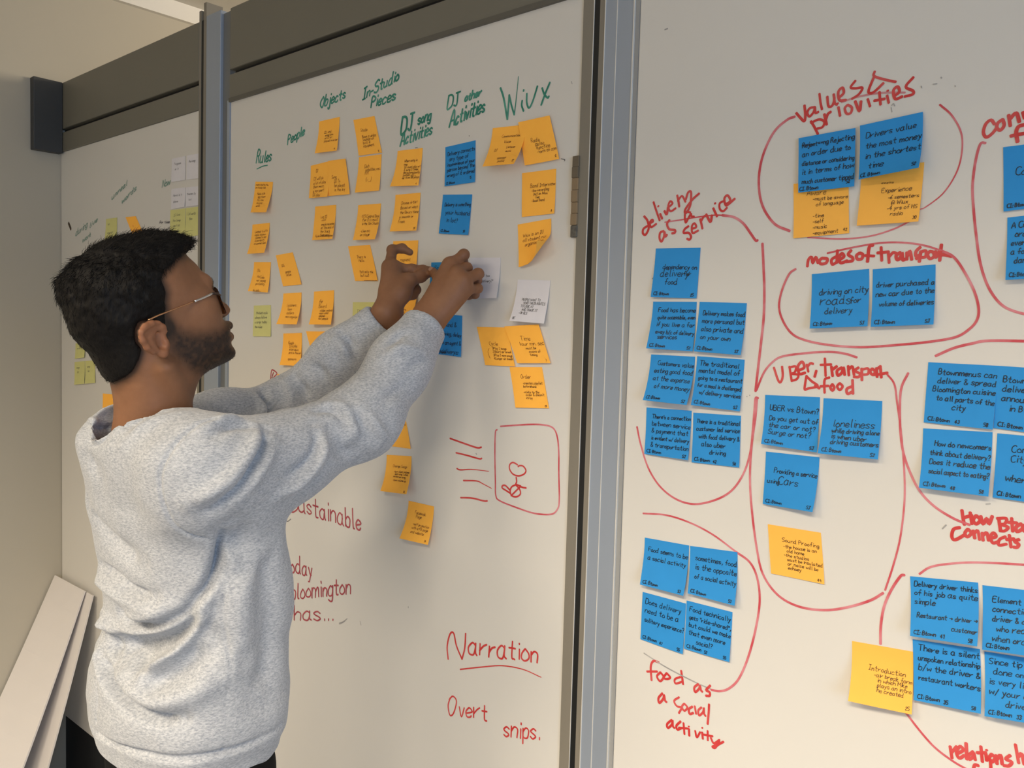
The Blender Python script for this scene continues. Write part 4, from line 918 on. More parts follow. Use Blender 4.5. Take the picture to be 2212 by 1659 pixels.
# ear, on the side of the head that faces the camera and mirrored
XE = 0.071
EAR = [(352, 706), (338, 699), (320, 697.5), (303, 703), (293, 716), (296, 735), (309, 752), (328, 765), (345, 771.5), (358, 771), (366, 763), (369, 752), (366, 740), (362, 725)]
EARP = mid(EAR, XH + 0.078)
F_EAR = Field2(EARP, h=0.001, pad=0.02, blur=1)
Y0E = mid([(366, 740)], XH + 0.078)[0][0]


def ear_x(y): return XE + 0.42 * np.clip(Y0E - y, 0, 1) + 0.002


def ear_pt(px, py, dx=0.0):
    y, z = mid([(px, py)], XH + 0.078)[0]
    return (XH + float(ear_x(y)) + dx, y, z)


EAR_RIM = [ear_pt(*q) for q in [(360, 716), (352, 706), (338, 700), (320, 699), (304, 705), (295, 717), (297.5, 734), (310, 750), (327, 762)]]
EAR_ANTI = [ear_pt(px, py, -0.001) for px, py in [(338, 711), (321, 718), (316, 730), (323, 744), (336, 754), (350, 756)]]


def ear_sd(P, s):
    Q = P.copy(); Q[:, 0] = XH + (Q[:, 0] - XH) * s
    d2 = F_EAR(Q); t = np.abs(Q[:, 0] - f32(XH) - ear_x(Q[:, 1])) - f32(0.0022)
    e = smax(d2 + f32(0.001), t.astype(f32), 0.003)
    e = smin(e, chain(Q, EAR_RIM, [.003, .0038, .0044, .0046, .0046, .0044, .004, .0036, .003]), 0.0025)
    e = smin(e, chain(Q, EAR_ANTI, [.002, .003, .0032, .0032, .0032, .003]), 0.003)
    e = smin(e, ball(Q, ear_pt(354, 763), 0.0062), 0.006)                  # lobe
    e = smin(e, ball(Q, ear_pt(359, 742, .001), 0.0042), 0.005)            # tragus
    e = smin(e, cone(Q, ear_pt(345, 735, -.012), ear_pt(358, 745, -0.012), .012, .012), 0.006)
    e = smax(e, -cone(Q, ear_pt(343, 725, .004), ear_pt(347, 744, .003), .0068, .0062), 0.003)   # concha
    e = smax(e, -cone(Q, ear_pt(340, 705.5, .0055), ear_pt(303, 722, .0055), .0035, .003), 0.003)  # scapha
    return e


# limbs
S_R, S_L = at(438, 1018, 0.535), np.array([-1.245, -0.49, 1.366])


def reach(S, px, py, L, lo, hi):
    w = np.linspace(lo, hi, 900); d = [abs(np.linalg.norm(at(px, py, a) - S) - L) for a in w]
    return at(px, py, w[int(np.argmin(d))])


E_R = reach(S_R, 786, 906, 0.278, 0.18, 0.45)
W_R = at(926, 690, 0.118)
E_L = reach(S_L, 615, 893, 0.265, 0.2, 0.5)
W_L = at(838, 684, 0.128)
RH = dict(ind=[(973, 573, .074), (1002, 550, .052), (1000, 566, .026), (988, 583, .017)], mid=[(988, 589, .082), (1008, 579, .055), (1006, 596, .026), (990, 607, .018)],
          rin=[(1001, 605, .082), (1033, 591.5, .052), (1030, 606, .027), (1012, 618, .018)], lit=[(1008, 625, .074), (1032, 623, .047), (1026, 636, .026), (1012, 642, .018)],
          thu=[(943, 655, .098), (950, 630, .078), (948, 602, .062), (935, 586.5, .052)])
LH = dict(ind=[(842, 577, .098), (847, 540, .078), (868.5, 536.5, .062), (885.5, 545, .055)], mid=[(858, 581, .085), (890, 582, .065), (914, 583.5, .050), (929, 584.5, .041)],
          rin=[(863, 596, .072), (893, 610, .052), (899, 626, .058), (886, 634, .070)], lit=[(864, 612, .066), (888, 624, .052), (893, 638, .060), (880, 645, .072)],
          thu=[(866, 632, .106), (883, 606, .088), (909, 597, .062), (929.5, 588.5, .043)])
FR = dict(ind=[.0108, .0088, .0080, .0064], mid=[.0112, .0090, .0082, .0066], rin=[.0108, .0088, .0078, .0062], lit=[.0096, .0076, .0068, .0054], thu=[.0165, .0118, .0102, .0076])


def hand_sd(P, Hd, W, E):
    pts = {k: [at(*q) for q in v] for k, v in Hd.items()}
    d = None
    ax = np.asarray(pts['lit'][0]) - np.asarray(pts['ind'][0]); ax /= np.linalg.norm(ax)
    for i, k in enumerate(('ind', 'mid', 'rin', 'lit')):
        wp = np.asarray(W) + ax * (i - 1.5) * 0.0088
        c = cone(P, wp, pts[k][0], .0165, .0122)
        d = c if d is None else smin(d, c, 0.014)
    d = smin(d, cone(P, np.asarray(W) - ax * .012, pts['thu'][0], .017, .0165), 0.014)
    d = smin(d, cone(P, pts['thu'][0], pts['ind'][0], .012, .008), 0.02)
    d = smin(d, cone(P, pts['thu'][1], (np.asarray(pts['ind'][0]) + np.asarray(W)) / 2, .010, .010), 0.016)
    for k in ('ind', 'mid', 'rin', 'lit', 'thu'):
        f = chain(P, pts[k], FR[k], 0.004)
        for j in (1, 2): f = smin(f, ball(P, pts[k][j], FR[k][j] * 1.06), 0.004)
        d = smin(d, f, 0.0045 if k != 'thu' else 0.008)
    # wrist and forearm, wider than deep
    dirn = np.asarray(E) - np.asarray(W)
    for s in (-1, 1):
        a = np.asarray(W) + ax * 0.008 * s
        d = smin(d, cone(P, a, np.asarray(W) + dirn * 0.55 + ax * 0.007 * s, .0170, .0185), 0.015)
    return d


NECK = [np.array([XH, *mid([(322, 775)])[0]]), np.array([XH, *mid([(333, 850)])[0]]), np.array([XH, *mid([(322, 930)])[0]])]


def body_sd(P):
    d = face_sd(P)
    n = chain(P, NECK, [.046, .045, .047], 0.02)
    d = smin(d, n, 0.022)
    for s in (-1, 1):                                   # the neck muscle from behind the ear to the collar bone
        d = smin(d, cone(P, (XH + s * .056, *mid([(318, 790)])[0]), (XH + s * .022, *mid([(388, 905)])[0]), .011, .009), 0.014)
    for s in (1, -1): d = smin(d, ear_sd(P, s), 0.004)
    tr = cone(P, (XH - .07, -0.52, 1.34), (XH + .07, -0.52, 1.34), .05, .05)
    tr = smin(tr, cone(P, (XH, -0.49, 1.34), (XH, -0.475, 1.06), .06, .05), 0.05)
    d = smin(d, tr, 0.03)
    for S, E, W, Hd in ((S_R, E_R, W_R, RH), (S_L, E_L, W_L, LH)):
        d = smin(d, chain(P, [S, (S + E) / 2 + (0, 0, -.012), E, W], [.034, .028, .026, .020], 0.03), 0.03)
        d = smin(d, hand_sd(P, Hd, W, E), 0.01)
    return d


SKIN, nt, b = new_mat('brown_skin')
b.inputs['Roughness'].default_value = 0.52; b.inputs['Specular IOR Level'].default_value = 0.3
b.inputs['Subsurface Weight'].default_value = 0.12
b.inputs['Subsurface Radius'].default_value = (0.01, 0.004, 0.002)
at_ = nt.nodes.new('ShaderNodeAttribute'); at_.attribute_name = 'tone'
mx = nt.nodes.new('ShaderNodeMix'); mx.data_type = 'RGBA'; mx.blend_type = 'MULTIPLY'; mx.inputs[0].default_value = 1.0
nz = nt.nodes.new('ShaderNodeTexNoise'); nz.inputs['Scale'].default_value = 90; nz.inputs['Detail'].default_value = 6
rp = nt.nodes.new('ShaderNodeValToRGB'); rp.color_ramp.elements[0].color = (.86, .84, .82, 1); rp.color_ramp.elements[1].color = (1.1, 1.1, 1.1, 1)
tc = nt.nodes.new('ShaderNodeTexCoord'); nt.links.new(tc.outputs['Object'], nz.inputs['Vector'])
nt.links.new(nz.outputs['Fac'], rp.inputs[0]); nt.links.new(at_.outputs['Color'], mx.inputs[6]); nt.links.new(rp.outputs[0], mx.inputs[7])
nt.links.new(mx.outputs[2], b.inputs['Base Color'])
nz2 = nt.nodes.new('ShaderNodeTexNoise'); nz2.inputs['Scale'].default_value = 700; bp = nt.nodes.new('ShaderNodeBump'); bp.inputs['Strength'].default_value = .12; bp.inputs['Distance'].default_value = .001
nt.links.new(tc.outputs['Object'], nz2.inputs['Vector']); nt.links.new(nz2.outputs['Fac'], bp.inputs['Height']); nt.links.new(bp.outputs[0], b.inputs['Normal'])

V, F = surface(body_sd, (-1.42, -0.74, 1.0), (-0.90, -0.004, 1.71), 0.0017)
V = relax(V, F, 2, 0.45)
VB, FB, NB = V, F, vnormals(V, F)
person = add_mesh('person', V, F, SKIN, None, smooth=True)
props(person, 'man in a grey sweater and glasses pressing a blue note onto the whiteboard', 'person')
# skin tone: brown skin, darker lips and the shadow of a trimmed beard
BEARD = midv([(374, 690, .07), (384, 692, .069), (400, 706, .064), (430, 713, .05), (455, 706, .03), (474, 688, .012), (500, 692, 0), (500, 716, 0), (486, 716, .01), (484, 741, .01), (520, 742, 0), (515, 800, 0), (440, 818, .03), (405, 806, .045), (380, 780, .058), (370, 755, .066), (370, 720, .07)])
HAIRLINE = midv([(420, 520, 0), (397, 549, .01), (370, 562, .045), (351, 586, .064), (347, 606, .069), (356, 620, .07), (362, 634, .071), (361, 655, .072), (368, 680, .072), (377, 706, .07), (370, 728, .07), (360, 716, .071), (340, 694, .073), (318, 692, .074), (300, 697, .066), (291, 712, .060),
                 (294, 738, .056), (310, 754, .056), (305, 773, .052), (291, 803, .045), (274, 826, .04), (252, 842, .02), (90, 800, 0), (90, 450, 0), (420, 450, 0)])
base = np.array([0.262, 0.124, 0.064]); dark = np.array([0.026, 0.018, 0.014])
Q = V[:, 1:].astype(f32)
bm_ = sm(-poly_sd(Q, BEARD), -0.008, 0.018) * (V[:, 2] < zc(680)) * (V[:, 2] > zc(830))
hm_ = sm(-poly_sd(Q, HAIRLINE), -0.012, 0.004) * .9 * (V[:, 2] > zc(850))
isear = (np.abs(V[:, 0] - XH) > 0.062) & (poly_sd(Q, EARP) < 0.0035)
headm = V[:, 1] < -0.36
bm_ = np.where(headm & ~isear, bm_ * (0.90 + 0.18 * vnoise(V, 260)), 0); hm_ = np.where(headm & ~isear, hm_, 0)
lips = ((np.abs(V[:, 0] - XH) < 0.022) & (V[:, 2] < zc(697)) & (V[:, 2] > zc(736)) & (V[:, 1] > mid([(478, 712)])[0][0])).astype(float)
bl_ = mid([(447, 606), (438, 607), (430, 613), (423, 623)])
d_ = seg_dist(np.c_[V[:, 1:], np.zeros(len(V))], np.c_[bl_, np.zeros(4)])
brow = (1 - sm(d_, .003, .0062)) * (np.abs(V[:, 0] - XH) > .007)
brow *= headm * (V[:, 1] > mid([(405, 615)])[0][0])
tone = base[None] * (1 + 0.10 * vnoise(V, 40))[:, None]
tone = tone * (1 + isear[:, None] * np.array([.22, .12, .12]))
tone = tone * (1 - lips[:, None] * 0.45)
k = np.clip(bm_ * (1 + .35 * sm(V[:, 1], mid([(440, 760)])[0][0], mid([(490, 760)])[0][0])) + hm_ + brow * .8, 0, 0.96)[:, None]
tone = tone * (1 - k) + dark * k
ca = person.data.color_attributes.new('tone', 'FLOAT_COLOR', 'POINT')
ca.data.foreach_set('color', np.hstack([tone, np.ones((len(V), 1))]).astype(f32).ravel())

# ------------------------------------------------------------------ sweater
SEC = [(1.43, -.512, .150, .092), (1.397, -.507, .165, .110), (1.358, -.501, .169, .112), (1.298, -.496, .168, .112), (1.264, -.491, .162, .109), (1.229, -.485, .160, .110), (1.187, -.477, .158, .111), (1.153, -.475, .156, .111),
       (1.122, -.475, .153, .109), (1.086, -.483, .156, .113), (1.051, -.489, .161, .119), (1.021, -.490, .164, .121), (.986, -.490, .159, .118), (.966, -.491, .150, .111), (.948, -.490, .146, .108), (.92, -.490, .143, .105)]
SEC = np.array(SEC[::-1])
HEM = 0.974


def torso_sd(P):
    z = P[:, 2]
    cy = np.interp(z, SEC[:, 0], SEC[:, 1]); a = np.interp(z, SEC[:, 0], SEC[:, 2]); b = np.interp(z, SEC[:, 0], SEC[:, 3])
    g = ((np.abs(P[:, 0] - XH) / a) ** 2.4 + (np.abs(P[:, 1] - cy) / b) ** 2.4) ** (1 / 2.4) - 1
    d = (g * b).astype(f32)
    d = smax(d, z - f32(1.405), 0.035)
    return smax(d, f32(HEM - 0.028) - z, 0.006)


COLLAR_C = np.array([XH, *mid([(312, 880)])[0]])


MID_R = at(612, 992, float(-(S_R[1] + E_R[1]) / 2) + .005)


def sleeve_sd(P, S, E, W, rr):
    a = chain(P, [S, MID_R if S is S_R else S + (E - S) * .5, E, E + (W - E) * .55, W + (E - W) * .05], rr, 0.035)
    u = (W - E) / np.linalg.norm(W - E); e0 = W - u * 0.012
    a = smax(a, ((P - A3(e0)) @ A3(u)).astype(f32), 0.005)
    return smax(a, -cone(P, e0 - u * 0.030, e0 + u * .08, .026, .031), 0.003)


SL_R = (S_R, E_R, W_R, [.074, .0600, .0535, .0465, .0385])
SL_L = (S_L, E_L, W_L, [.062, .060, .055, .048, .0385])


def sweater_sd(P):
    d = torso_sd(P)
    # shoulders slope up to the collar
    for S in (S_R, S_L):
        d = smin(d, cone(P, S + (0, 0, -0.002), (XH + (S[0] - XH) * .45, -0.535, 1.388), .060 if S is S_L else .066, .048), 0.05)
    d = smin(d, cone(P, (XH - .03, -0.550, 1.385), (XH + .03, -0.550, 1.385), .055, .055), 0.05)
    for sl in (SL_R, SL_L): d = smin(d, sleeve_sd(P, *sl), 0.026)
    # openings: neck, cuffs and hem
    d = smax(d, -cone(P, COLLAR_C + (0, .004, -.05), COLLAR_C + (0, 0.016, .10), .0645, .0775), 0.006)
    d = smax(d, -smax((torso_sd(P) + f32(0.007)), P[:, 2] - f32(HEM + .02), 0.004), 0.004)
    return d


V, F = surface(sweater_sd, (-1.42, -0.74, 0.92), (-0.86, -0.05, 1.64), 0.0029)
V = relax(V, F, 3, 0.5)
N = vnormals(V, F)


def T1(*q): return [(140 + x / 2.572, 640 + y / 2.572) for x, y in q]
def T2(*q): return [(140 + x / 2.572, 1020 + y / 2.572) for x, y in q]


FOLDS = [  # amplitude, width (m), photo outline of the fold
    (-.013, .0075, T2((885, 380), (870, 440), (850, 520), (800, 620), (740, 700), (680, 770), (600, 820), (500, 855), (430, 860), (370, 830), (310, 780))),
    (.011, .010, T2((225, 800), (290, 870), (360, 895), (450, 890), (560, 860), (660, 805), (740, 725), (800, 640))),
    (-.014, .016, T2((290, 915), (400, 945), (540, 940), (640, 905), (720, 830), (775, 750))),
    (.013, .009, T2((440, 1120), (500, 1080), (570, 1035), (650, 960), (720, 880), (770, 800), (800, 720))),
    (-.008, .018, T2((420, 1195), (520, 1160), (620, 1100), (720, 1020), (790, 940))),
    (-.008, .012, T2((330, 1010), (420, 1050), (500, 1075))),
    (-.008, .009, T2((250, 890), (252, 950), (275, 1030))),
    (.005, .012, T2((185, 960), (200, 1080), (250, 1170))),
    (-.013, .008, T2((205, 1030), (240, 1130), (290, 1220), (350, 1290), (430, 1340), (540, 1370), (660, 1360))),
    (.008, .018, T2((330, 1180), (420, 1240), (540, 1270), (660, 1250), (770, 1190), (860, 1100))),
    (-.007, .009, T2((200, 515), (290, 585), (340, 640), (420, 680), (510, 690))),
    (.006, .010, T2((190, 570), (260, 640), (330, 690), (430, 720), (540, 740))),
    (.006, .012, T2((330, 790), (420, 800), (520, 790), (600, 750))),
    (-.006, .014, T2((130, 190), (200, 310), (300, 420), (420, 500))),
    (-.010, .022, T2((930, 330), (960, 420), (940, 520))),
    (.005, .020, T2((1020, 500), (980, 700), (970, 900), (980, 1050))),
    (-.005, .020, T2((1130, 420), (1120, 700), (1130, 1000), (1100, 1250))),
    (-.0016, .0022, T2((885, 690), (880, 800), (898, 930), (910, 1050), (905, 1200), (892, 1350), (880, 1560))),
    (-.0016, .0022, T2((165, 1000), (190, 1120), (195, 1260), (180, 1380))),
    (-.0045, .0045, T2((150, 1425), (250, 1505), (400, 1560), (600, 1585), (800, 1570), (1000, 1515), (1190, 1405))),
    # near sleeve
    (-0.0028, .0024, T1((830, 690), (720, 730), (640, 795), (575, 880), (535, 980), (530, 1060), (560, 1180), (620, 1270), (700, 1330), (790, 1355))),
    (-.0055, .0070, T1((1112, 740), (1102, 830), (1050, 930), (980, 1040), (880, 1140), (800, 1190))),
    (0.0061, .010, T1((1060, 740), (1040, 830), (980, 920), (900, 1020), (790, 1095), (690, 1150))),
    (0.0034, .010, T1((1150, 800), (1110, 920), (1040, 1020), (960, 1110))),
    (-0.0054, .008, T1((830, 765), (880, 728), (950, 712), (1010, 730))),
    (0.0041, .010, T1((800, 730), (880, 690), (960, 680), (1020, 700))),
    (0.0061, .009, T1((1420, 740), (1435, 830), (1390, 930), (1300, 1030), (1190, 1100))),
    (-0.0054, .009, T1((1395, 720), (1400, 830), (1350, 920), (1250, 1000))),
    (-0.0061, .007, T1((1400, 640), (1470, 630), (1520, 660), (1545, 700))),
    (0.0048, .009, T1((1460, 600), (1540, 620), (1590, 680), (1610, 760), (1580, 800))),
    (-0.0041, .009, T1((1560, 640), (1640, 700), (1680, 770))),
    (0.0041, .009, T1((1640, 620), (1710, 700), (1770, 780), (1750, 830))),
    (-0.0048, .016, T1((1480, 780), (1560, 860), (1630, 900))),
    (-0.0041, .008, T1((1790, 300), (1830, 250), (1870, 215), (1940, 205))),
    (0.0041, .010, T1((1760, 340), (1830, 300), (1900, 290), (1990, 320))),
    (-0.0034, .009, T1((2040, 350), (1960, 370), (1880, 430))),
    (-0.0027, .010, T1((1900, 500), (1820, 540), (1760, 600))),
    (0.0025, .0045, T1((1915, 95), (1990, 105), (2060, 150), (2100, 210))),
    # far sleeve
    'far',
    (-.007, .007, T1((1100, 515), (1110, 580), (1140, 650), (1130, 700))),
    (.006, .009, T1((1080, 560), (1090, 640), (1070, 700))),
    (-.006, .008, T1((1275, 450), (1330, 520), (1350, 600))),
    (.006, .010, T1((1230, 470), (1260, 560), (1250, 640))),
    (-.007, .008, T1((1540, 200), (1590, 260), (1610, 330))),
    (.006, .010, T1((1500, 250), (1560, 300), (1580, 370))),
    (-.006, .010, T1((1350, 380), (1420, 420), (1460, 500))),
    (-.005, .009, T1((1660, 150), (1720, 200), (1790, 260))),
    'near',
    (-.0030, .0024, T1((85, 690), (150, 725), (240, 735), (330, 710), (420, 665), (490, 645))),
    (.0020, .0050, T1((100, 660), (170, 690), (260, 695), (350, 672), (440, 645), (560, 640))),
    (-.005, .012, T1((110, 890), (150, 940), (190, 980))),
    (-.004, .010, T1((95, 770), (160, 790), (230, 780))),
    (.004, .012, T1((330, 800), (420, 740), (520, 690), (620, 660))),
    (-.004, .012, T1((300, 780), (400, 710), (500, 670))),
]
disp = np.zeros(len(V))
target_sd = sweater_sd
for fold in FOLDS:
    if isinstance(fold, str):
        target_sd = (lambda P: sleeve_sd(P, *SL_L)) if fold == 'far' else sweater_sd
        continue
    amp, wid, pl = fold
    P3 = np.array([hit(target_sd, *q) for q in pl]); P3 = catmull(P3, 3)
    d = seg_dist(V, P3)
    s_ = np.cumsum(np.r_[0, np.linalg.norm(np.diff(P3, axis=0), axis=1)])
    ends = np.minimum(np.linalg.norm(V - P3[0], axis=1), np.linalg.norm(V - P3[-1], axis=1)) if wid > .003 else np.full(len(V), 1.0)
    disp += 2.1 * amp * np.exp(-(d / wid) ** 2) * (0.35 + 0.65 * sm(ends, 0, 0.03))
disp += 0.0022 * vnoise(V * [1, 1, 1.6], 18, 3) + 0.0010 * vnoise(V, 45, 4)
# folds fade out at the rims of the openings
rim = np.minimum(np.minimum(np.linalg.norm(V - (W_R - (W_R - E_R) / np.linalg.norm(W_R - E_R) * .03), axis=1), np.linalg.norm(V - (W_L - (W_L - E_L) / np.linalg.norm(W_L - E_L) * .03), axis=1)), 1)
disp *= 0.25 + 0.75 * sm(rim, 0.03, 0.07)
V = V + N * disp[:, None]
V = relax(V, F, 1, 0.4)
KNIT, nt, b = new_mat('heather_grey_knit')
b.inputs['Roughness'].default_value = 0.95; b.inputs['Specular IOR Level'].default_value = 0.15
b.inputs['Sheen Weight'].default_value = 0.25; b.inputs['Sheen Roughness'].default_value = 0.5
tc = nt.nodes.new('ShaderNodeTexCoord'); mp = nt.nodes.new('ShaderNodeMapping'); mp.inputs['Scale'].default_value = (1, 1, 2.6)
mp.inputs['Rotation'].default_value = (0.5, 0.2, 0)
nz = nt.nodes.new('ShaderNodeTexNoise'); nz.inputs['Scale'].default_value = 210; nz.inputs['Detail'].default_value = 5; nz.inputs['Roughness'].default_value = .7
rp = nt.nodes.new('ShaderNodeValToRGB')
rp.color_ramp.elements[0].position = .36; rp.color_ramp.elements[0].color = (.29, .31, .35, 1)
rp.color_ramp.elements[1].position = .62; rp.color_ramp.elements[1].color = (.53, .545, .57, 1)
nt.links.new(tc.outputs['Object'], mp.inputs[0]); nt.links.new(mp.outputs[0], nz.inputs['Vector']); nt.links.new(nz.outputs['Fac'], rp.inputs[0]); nt.links.new(rp.outputs[0], b.inputs['Base Color'])
nz2 = nt.nodes.new('ShaderNodeTexNoise'); nz2.inputs['Scale'].default_value = 600; nz2.inputs['Detail'].default_value = 3
bp = nt.nodes.new('ShaderNodeBump'); bp.inputs['Strength'].default_value = .35; bp.inputs['Distance'].default_value = .0015
nt.links.new(tc.outputs['Object'], nz2.inputs['Vector']); nt.links.new(nz2.outputs['Fac'], bp.inputs['Height']); nt.links.new(bp.outputs[0], b.inputs['Normal'])
sweater = add_mesh('sweater', V, F, KNIT, person, smooth=True)
sweater['label'] = 'heather grey crew neck sweater'

# ------------------------------------------------------------------ trousers and shoes
def trousers_sd(P):
    h = ellip(P, (XH, -.487, .92), (.126, .088, .11))
    for s in (-1, 1):
        h = smin(h, chain(P, [(XH + s * .07, -.487, .92), (XH + s * .085, -.47, .50), (XH + s * .09, -.50, .07)], [.085, .062, .052], .03), .03)
    return smax(h, P[:, 2] - f32(1.0), .01)


V, F = surface(trousers_sd, (XH - .26, -.66, .0), (XH + .26, -.32, 1.1), 0.007)
add_mesh('trousers', V, F, mat('black_cloth', (.004, .004, .0045), .9, spec=.2), person, smooth=True)
for s in (-1, 1):
    fn = lambda P: smax(smin(ellip(P, (XH + s * .09, -.40, .04), (.045, .13, .045)), ellip(P, (XH + s * .09, -.50, .06), (.042, .055, .06)), .03), f32(.002) - P[:, 2], .004)
    V, F = surface(fn, (XH + s * .09 - .08, -.62, -.01), (XH + s * .09 + .08, -.22, .14), 0.005)
    add_mesh('shoe', V, F, mat('dark_leather', (.03, .025, .02), .5), person, smooth=True)

# ------------------------------------------------------------------ hair
def hair_sd(P):
    x = np.abs(P[:, 0] - f32(XH)); z = P[:, 2]
    up = sm(z, zc(800), zc(600)).astype(f32)
    A_ = 0.060 + 0.0215 * up; R_ = 0.055 + 0.032 * up
    d = F_HA(P) + f32(0.004) * up
    g = (np.sqrt((x / A_) ** 2 + np.clip(1 + d / R_, 0, 3) ** 2) - 1) * 0.6 * A_
    cut = F_HL(P)
    lump = (0.0018 * vnoise(P.astype(float), 55, 8) + 0.0012 * vnoise(P.astype(float), 170, 9)).astype(f32) * (0.3 + 0.7 * up)
    g = smax((g + lump).astype(f32), cut, 0.006)
    return smax(g, -(head_sd(P) + f32(0.006)), 0.003)


F_HL = Field2(HAIRLINE, blur=2)
V, F = surface(hair_sd, (-1.26, -0.70, 1.43), (-1.02, -0.45, 1.72), 0.0022)
V = relax(V, F, 1, .4); N = vnormals(V, F)
HAIRM = mat('black_hair', (0.008, 0.007, 0.0065), 0.6, var=0.4, scale=260, bump=0.6, stretch=(1, 1, .4), spec=.16)
hair = add_mesh('hair', V, F, HAIRM, person, smooth=True)
_h = np.random.default_rng(11)


def strands(name, P0, N0, D0, length, width, material, parent, seg=4, curl=.3):
    """a coat of fine tapering three-sided hairs"""
    n = len(P0); L = length * _h.uniform(.6, 1.2, n)
    D = D0 + _h.normal(0, .28, D0.shape); D /= np.linalg.norm(D, axis=1)[:, None]
    side = np.cross(D, N0); side /= np.linalg.norm(side, axis=1)[:, None] + 1e-9
    VV, idx = [], []
    t = np.linspace(0, 1, seg)
    cen = [P0 - N0 * 0.001 + D * (L * tt)[:, None] + (N0 * -0.5 + side * _h.normal(0, curl, (n, 1))) * ((L * tt) * tt * 0.6)[:, None] for tt in t]
    for i, tt in enumerate(t):
        w = width * (1 - 0.85 * tt)
        for a in (0, 2.0944, 4.18879):
            VV.append(cen[i] + (side * math.cos(a) + N0 * math.sin(a)) * w)
    VV = np.stack(VV, 1).reshape(-1, 3)
    q = np.array([[i * 3 + a, i * 3 + (a + 1) % 3, (i + 1) * 3 + (a + 1) % 3, (i + 1) * 3 + a] for i in range(seg - 1) for a in range(3)])
    FF = (q[None] + (np.arange(n) * seg * 3)[:, None, None]).reshape(-1, 4)
    return add_mesh(name, VV, FF, material, parent, smooth=True)


out = np.where((hair_sd((V + N * .003).astype(f32)) > 0) & (head_sd(V.astype(f32)) > .002))[0]
top = sm(V[out, 2], zc(720), zc(540))
pk = out[_h.random(len(out)) < (0.22 + 0.16 * top)]
P0, N0 = V[pk], N[pk]
flow = np.stack([np.zeros(len(pk)), np.where(P0[:, 2] > zc(560), .55, -.15) + .5 * (P0[:, 1] + .55) * 4, np.where(P0[:, 2] > zc(560), .15, -.9)], 1)
flow -= N0 * np.einsum('ij,ij->i', flow, N0)[:, None]
flow /= np.linalg.norm(flow, axis=1)[:, None] + 1e-6
tp = sm(P0[:, 2], zc(760), zc(560))
st = strands('hair_strands', P0, N0, flow + N0 * (.25 + .35 * tp)[:, None], 0.007 + 0.008 * tp, 0.00045, HAIRM, hair)
st['kind'] = 'stuff'
# beard and eyebrow hairs grow on the skin where it is dark
sel = np.where((bm_ > .45) & (_h.random(len(VB)) < .35))[0]
dn = np.tile([0, .25, -.9], (len(sel), 1)); dn -= NB[sel] * np.einsum('ij,ij->i', dn, NB[sel])[:, None]
bd = strands('beard', VB[sel], NB[sel], dn + NB[sel] * .5, np.full(len(sel), .0042), .00022, HAIRM, person, seg=3)
bd['kind'] = 'stuff'
sel = np.where((brow > .5) & (_h.random(len(VB)) < .6))[0]
dn = np.stack([np.sign(VB[sel, 0] - XH), np.full(len(sel), -.4), np.full(len(sel), .3)], 1); dn -= NB[sel] * np.einsum('ij,ij->i', dn, NB[sel])[:, None]
eb = strands('eyebrow', VB[sel], NB[sel], dn + NB[sel] * .4, np.full(len(sel), .0065), .0003, HAIRM, person, seg=3)
eb['kind'] = 'stuff'

# ------------------------------------------------------------------ eyes and glasses
def tube(pts, rad, sides=8, sub=4):
    P = catmull(np.asarray(pts, float), sub); r = np.interp(np.linspace(0, 1, len(P)), np.linspace(0, 1, len(rad)), rad)
    T = np.gradient(P, axis=0); T /= np.linalg.norm(T, axis=1)[:, None]
    up = np.array([0.3, .2, 1.0]); S = np.cross(T, up); S /= np.linalg.norm(S, axis=1)[:, None]; U = np.cross(S, T)
    a = np.arange(sides) * 2 * math.pi / sides
    V = (P[:, None] + r[:, None, None] * (S[:, None] * np.cos(a)[None, :, None] + U[:, None] * np.sin(a)[None, :, None])).reshape(-1, 3)
    F = [[i * sides + j, i * sides + (j + 1) % sides, (i + 1) * sides + (j + 1) % sides, (i + 1) * sides + j] for i in range(len(P) - 1) for j in range(sides)]
    F += [list(range(sides))[::-1], [(len(P) - 1) * sides + j for j in range(sides)]]
    return V, F


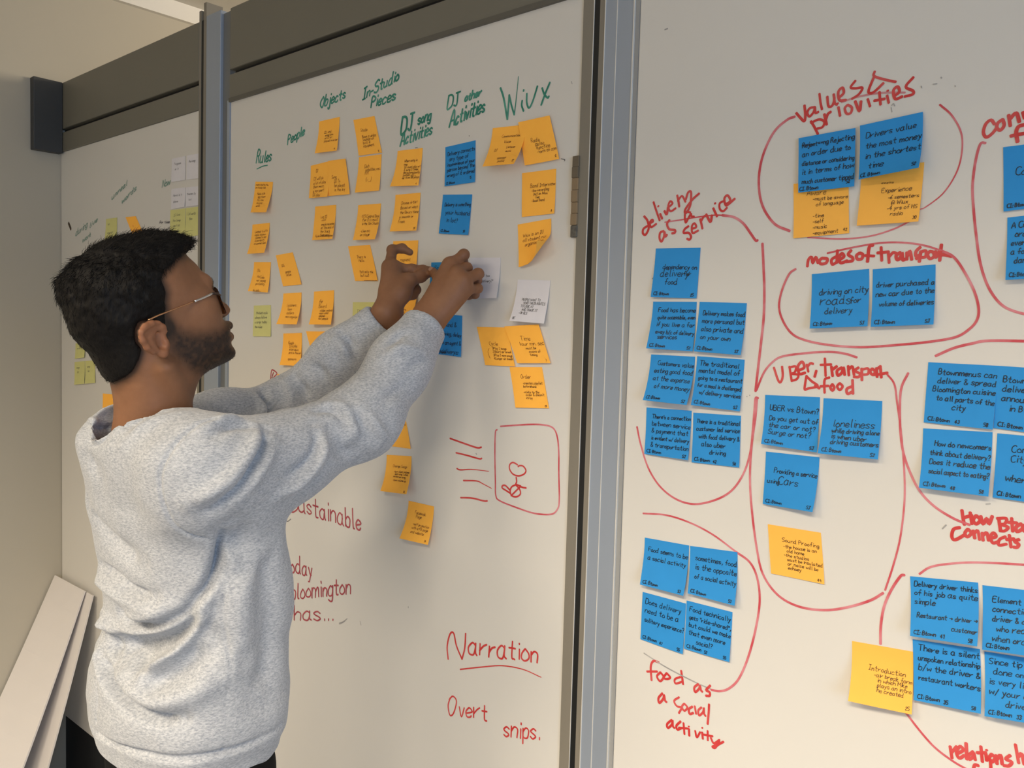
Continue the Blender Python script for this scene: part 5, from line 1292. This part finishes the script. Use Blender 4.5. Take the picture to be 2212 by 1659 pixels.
GOLD = mat('bronze_metal', (.62, .33, .17), .25, metal=.9)
SILV = mat('bright_temple', (.75, .70, .66), .2, metal=.9)
TORT = mat('tortoise_frame', (.035, .014, .008), .25, var=.4, scale=90)
gl = bpy.data.objects.new('glasses', None); gl.empty_display_size = .05; COL.objects.link(gl); gl.parent = person
for s in (1, -1):
    def gp(px, py, dx): return np.array([XH + s * dx, *mid([(px, py)], XH + dx)[0]])
    hinge = gp(459, 634, .066)
    o_ = add_mesh('temple_arm', *tube([gp(320, 692, .079), gp(340, 682, .0795), gp(358, 675, .0785), gp(390, 662.5, .075), gp(420, 651, .072)], [.0014, .0012, .0011, .0010, .0011]), GOLD, gl, True)
    add_mesh('temple_tip', *tube([gp(420, 651, .072), gp(440, 643, .069), hinge], [.0017, .0017, .0017]), SILV, o_, True)
    gu, gf = np.array([0, -.39, .92]), np.array([0, .92, .39])
    c = np.array([XH + s * .0345, -.466, hinge[2] - .008])
    ring = [c + np.array([.0275 * math.cos(t), 0, 0]) + gu * (.0205 * math.sin(t)) - gf * (.010 * max(0, math.cos(t) * s) ** 2) for t in np.linspace(0, 2 * math.pi, 25)]
    add_mesh('end_piece', *tube([hinge, (hinge + ring[2 if s > 0 else 10]) / 2 + gf * .002, ring[2 if s > 0 else 10]], [.0019, .0019, .0017]), TORT, gl, True)
    pts = [c] + ring[:-1]
    LM = mat('brown_lens', (.03, .010, .006), .08)
    LM.node_tree.nodes['Principled BSDF'].inputs['Transmission Weight'].default_value = .25
    add_mesh('lens', np.array(pts), [[0, i, i % 24 + 1] for i in range(1, 25)], LM, gl)
    eyec = np.array([XH + s * .031, *(mid([(430, 640)])[0])]) + (0, -.006, 0)
    fn = lambda P: ball(P, eyec + (0, .0022, 0), .0108)
    Vv, Ff = surface(fn, eyec - .016, eyec + .016, .0012)
    add_mesh('eye', Vv, Ff, mat('eye', (.35, .30, .26), .2), person, True)
br = np.array([XH, -.4575, hinge[2] - .001])
add_mesh('bridge', *tube([br + (-.009, -.001, -.002), br + (0, .002, .001), br + (.009, -.001, -.002)], [.0014, .0014]), TORT, gl, True)
# fingernail of the near thumb
tip, kn = [np.asarray(at(*q)) for q in (RH['thu'][3], RH['thu'][2])]
ax_ = tip - kn; ax_ /= np.linalg.norm(ax_)
vw = CAM - tip; vw -= ax_ * np.dot(vw, ax_); vw /= np.linalg.norm(vw)
Rn = np.stack([ax_, np.cross(vw, ax_), vw], 1)
nc = tip + vw * .0068
Vv, Ff = surface(lambda P: ellip(P, nc, (.0062, .0048, .0016), Rn), nc - .01, nc + .01, .0008, B=4)
add_mesh('thumbnail', Vv, Ff, mat('fingernail', (.42, .24, .17), .35), person, True)
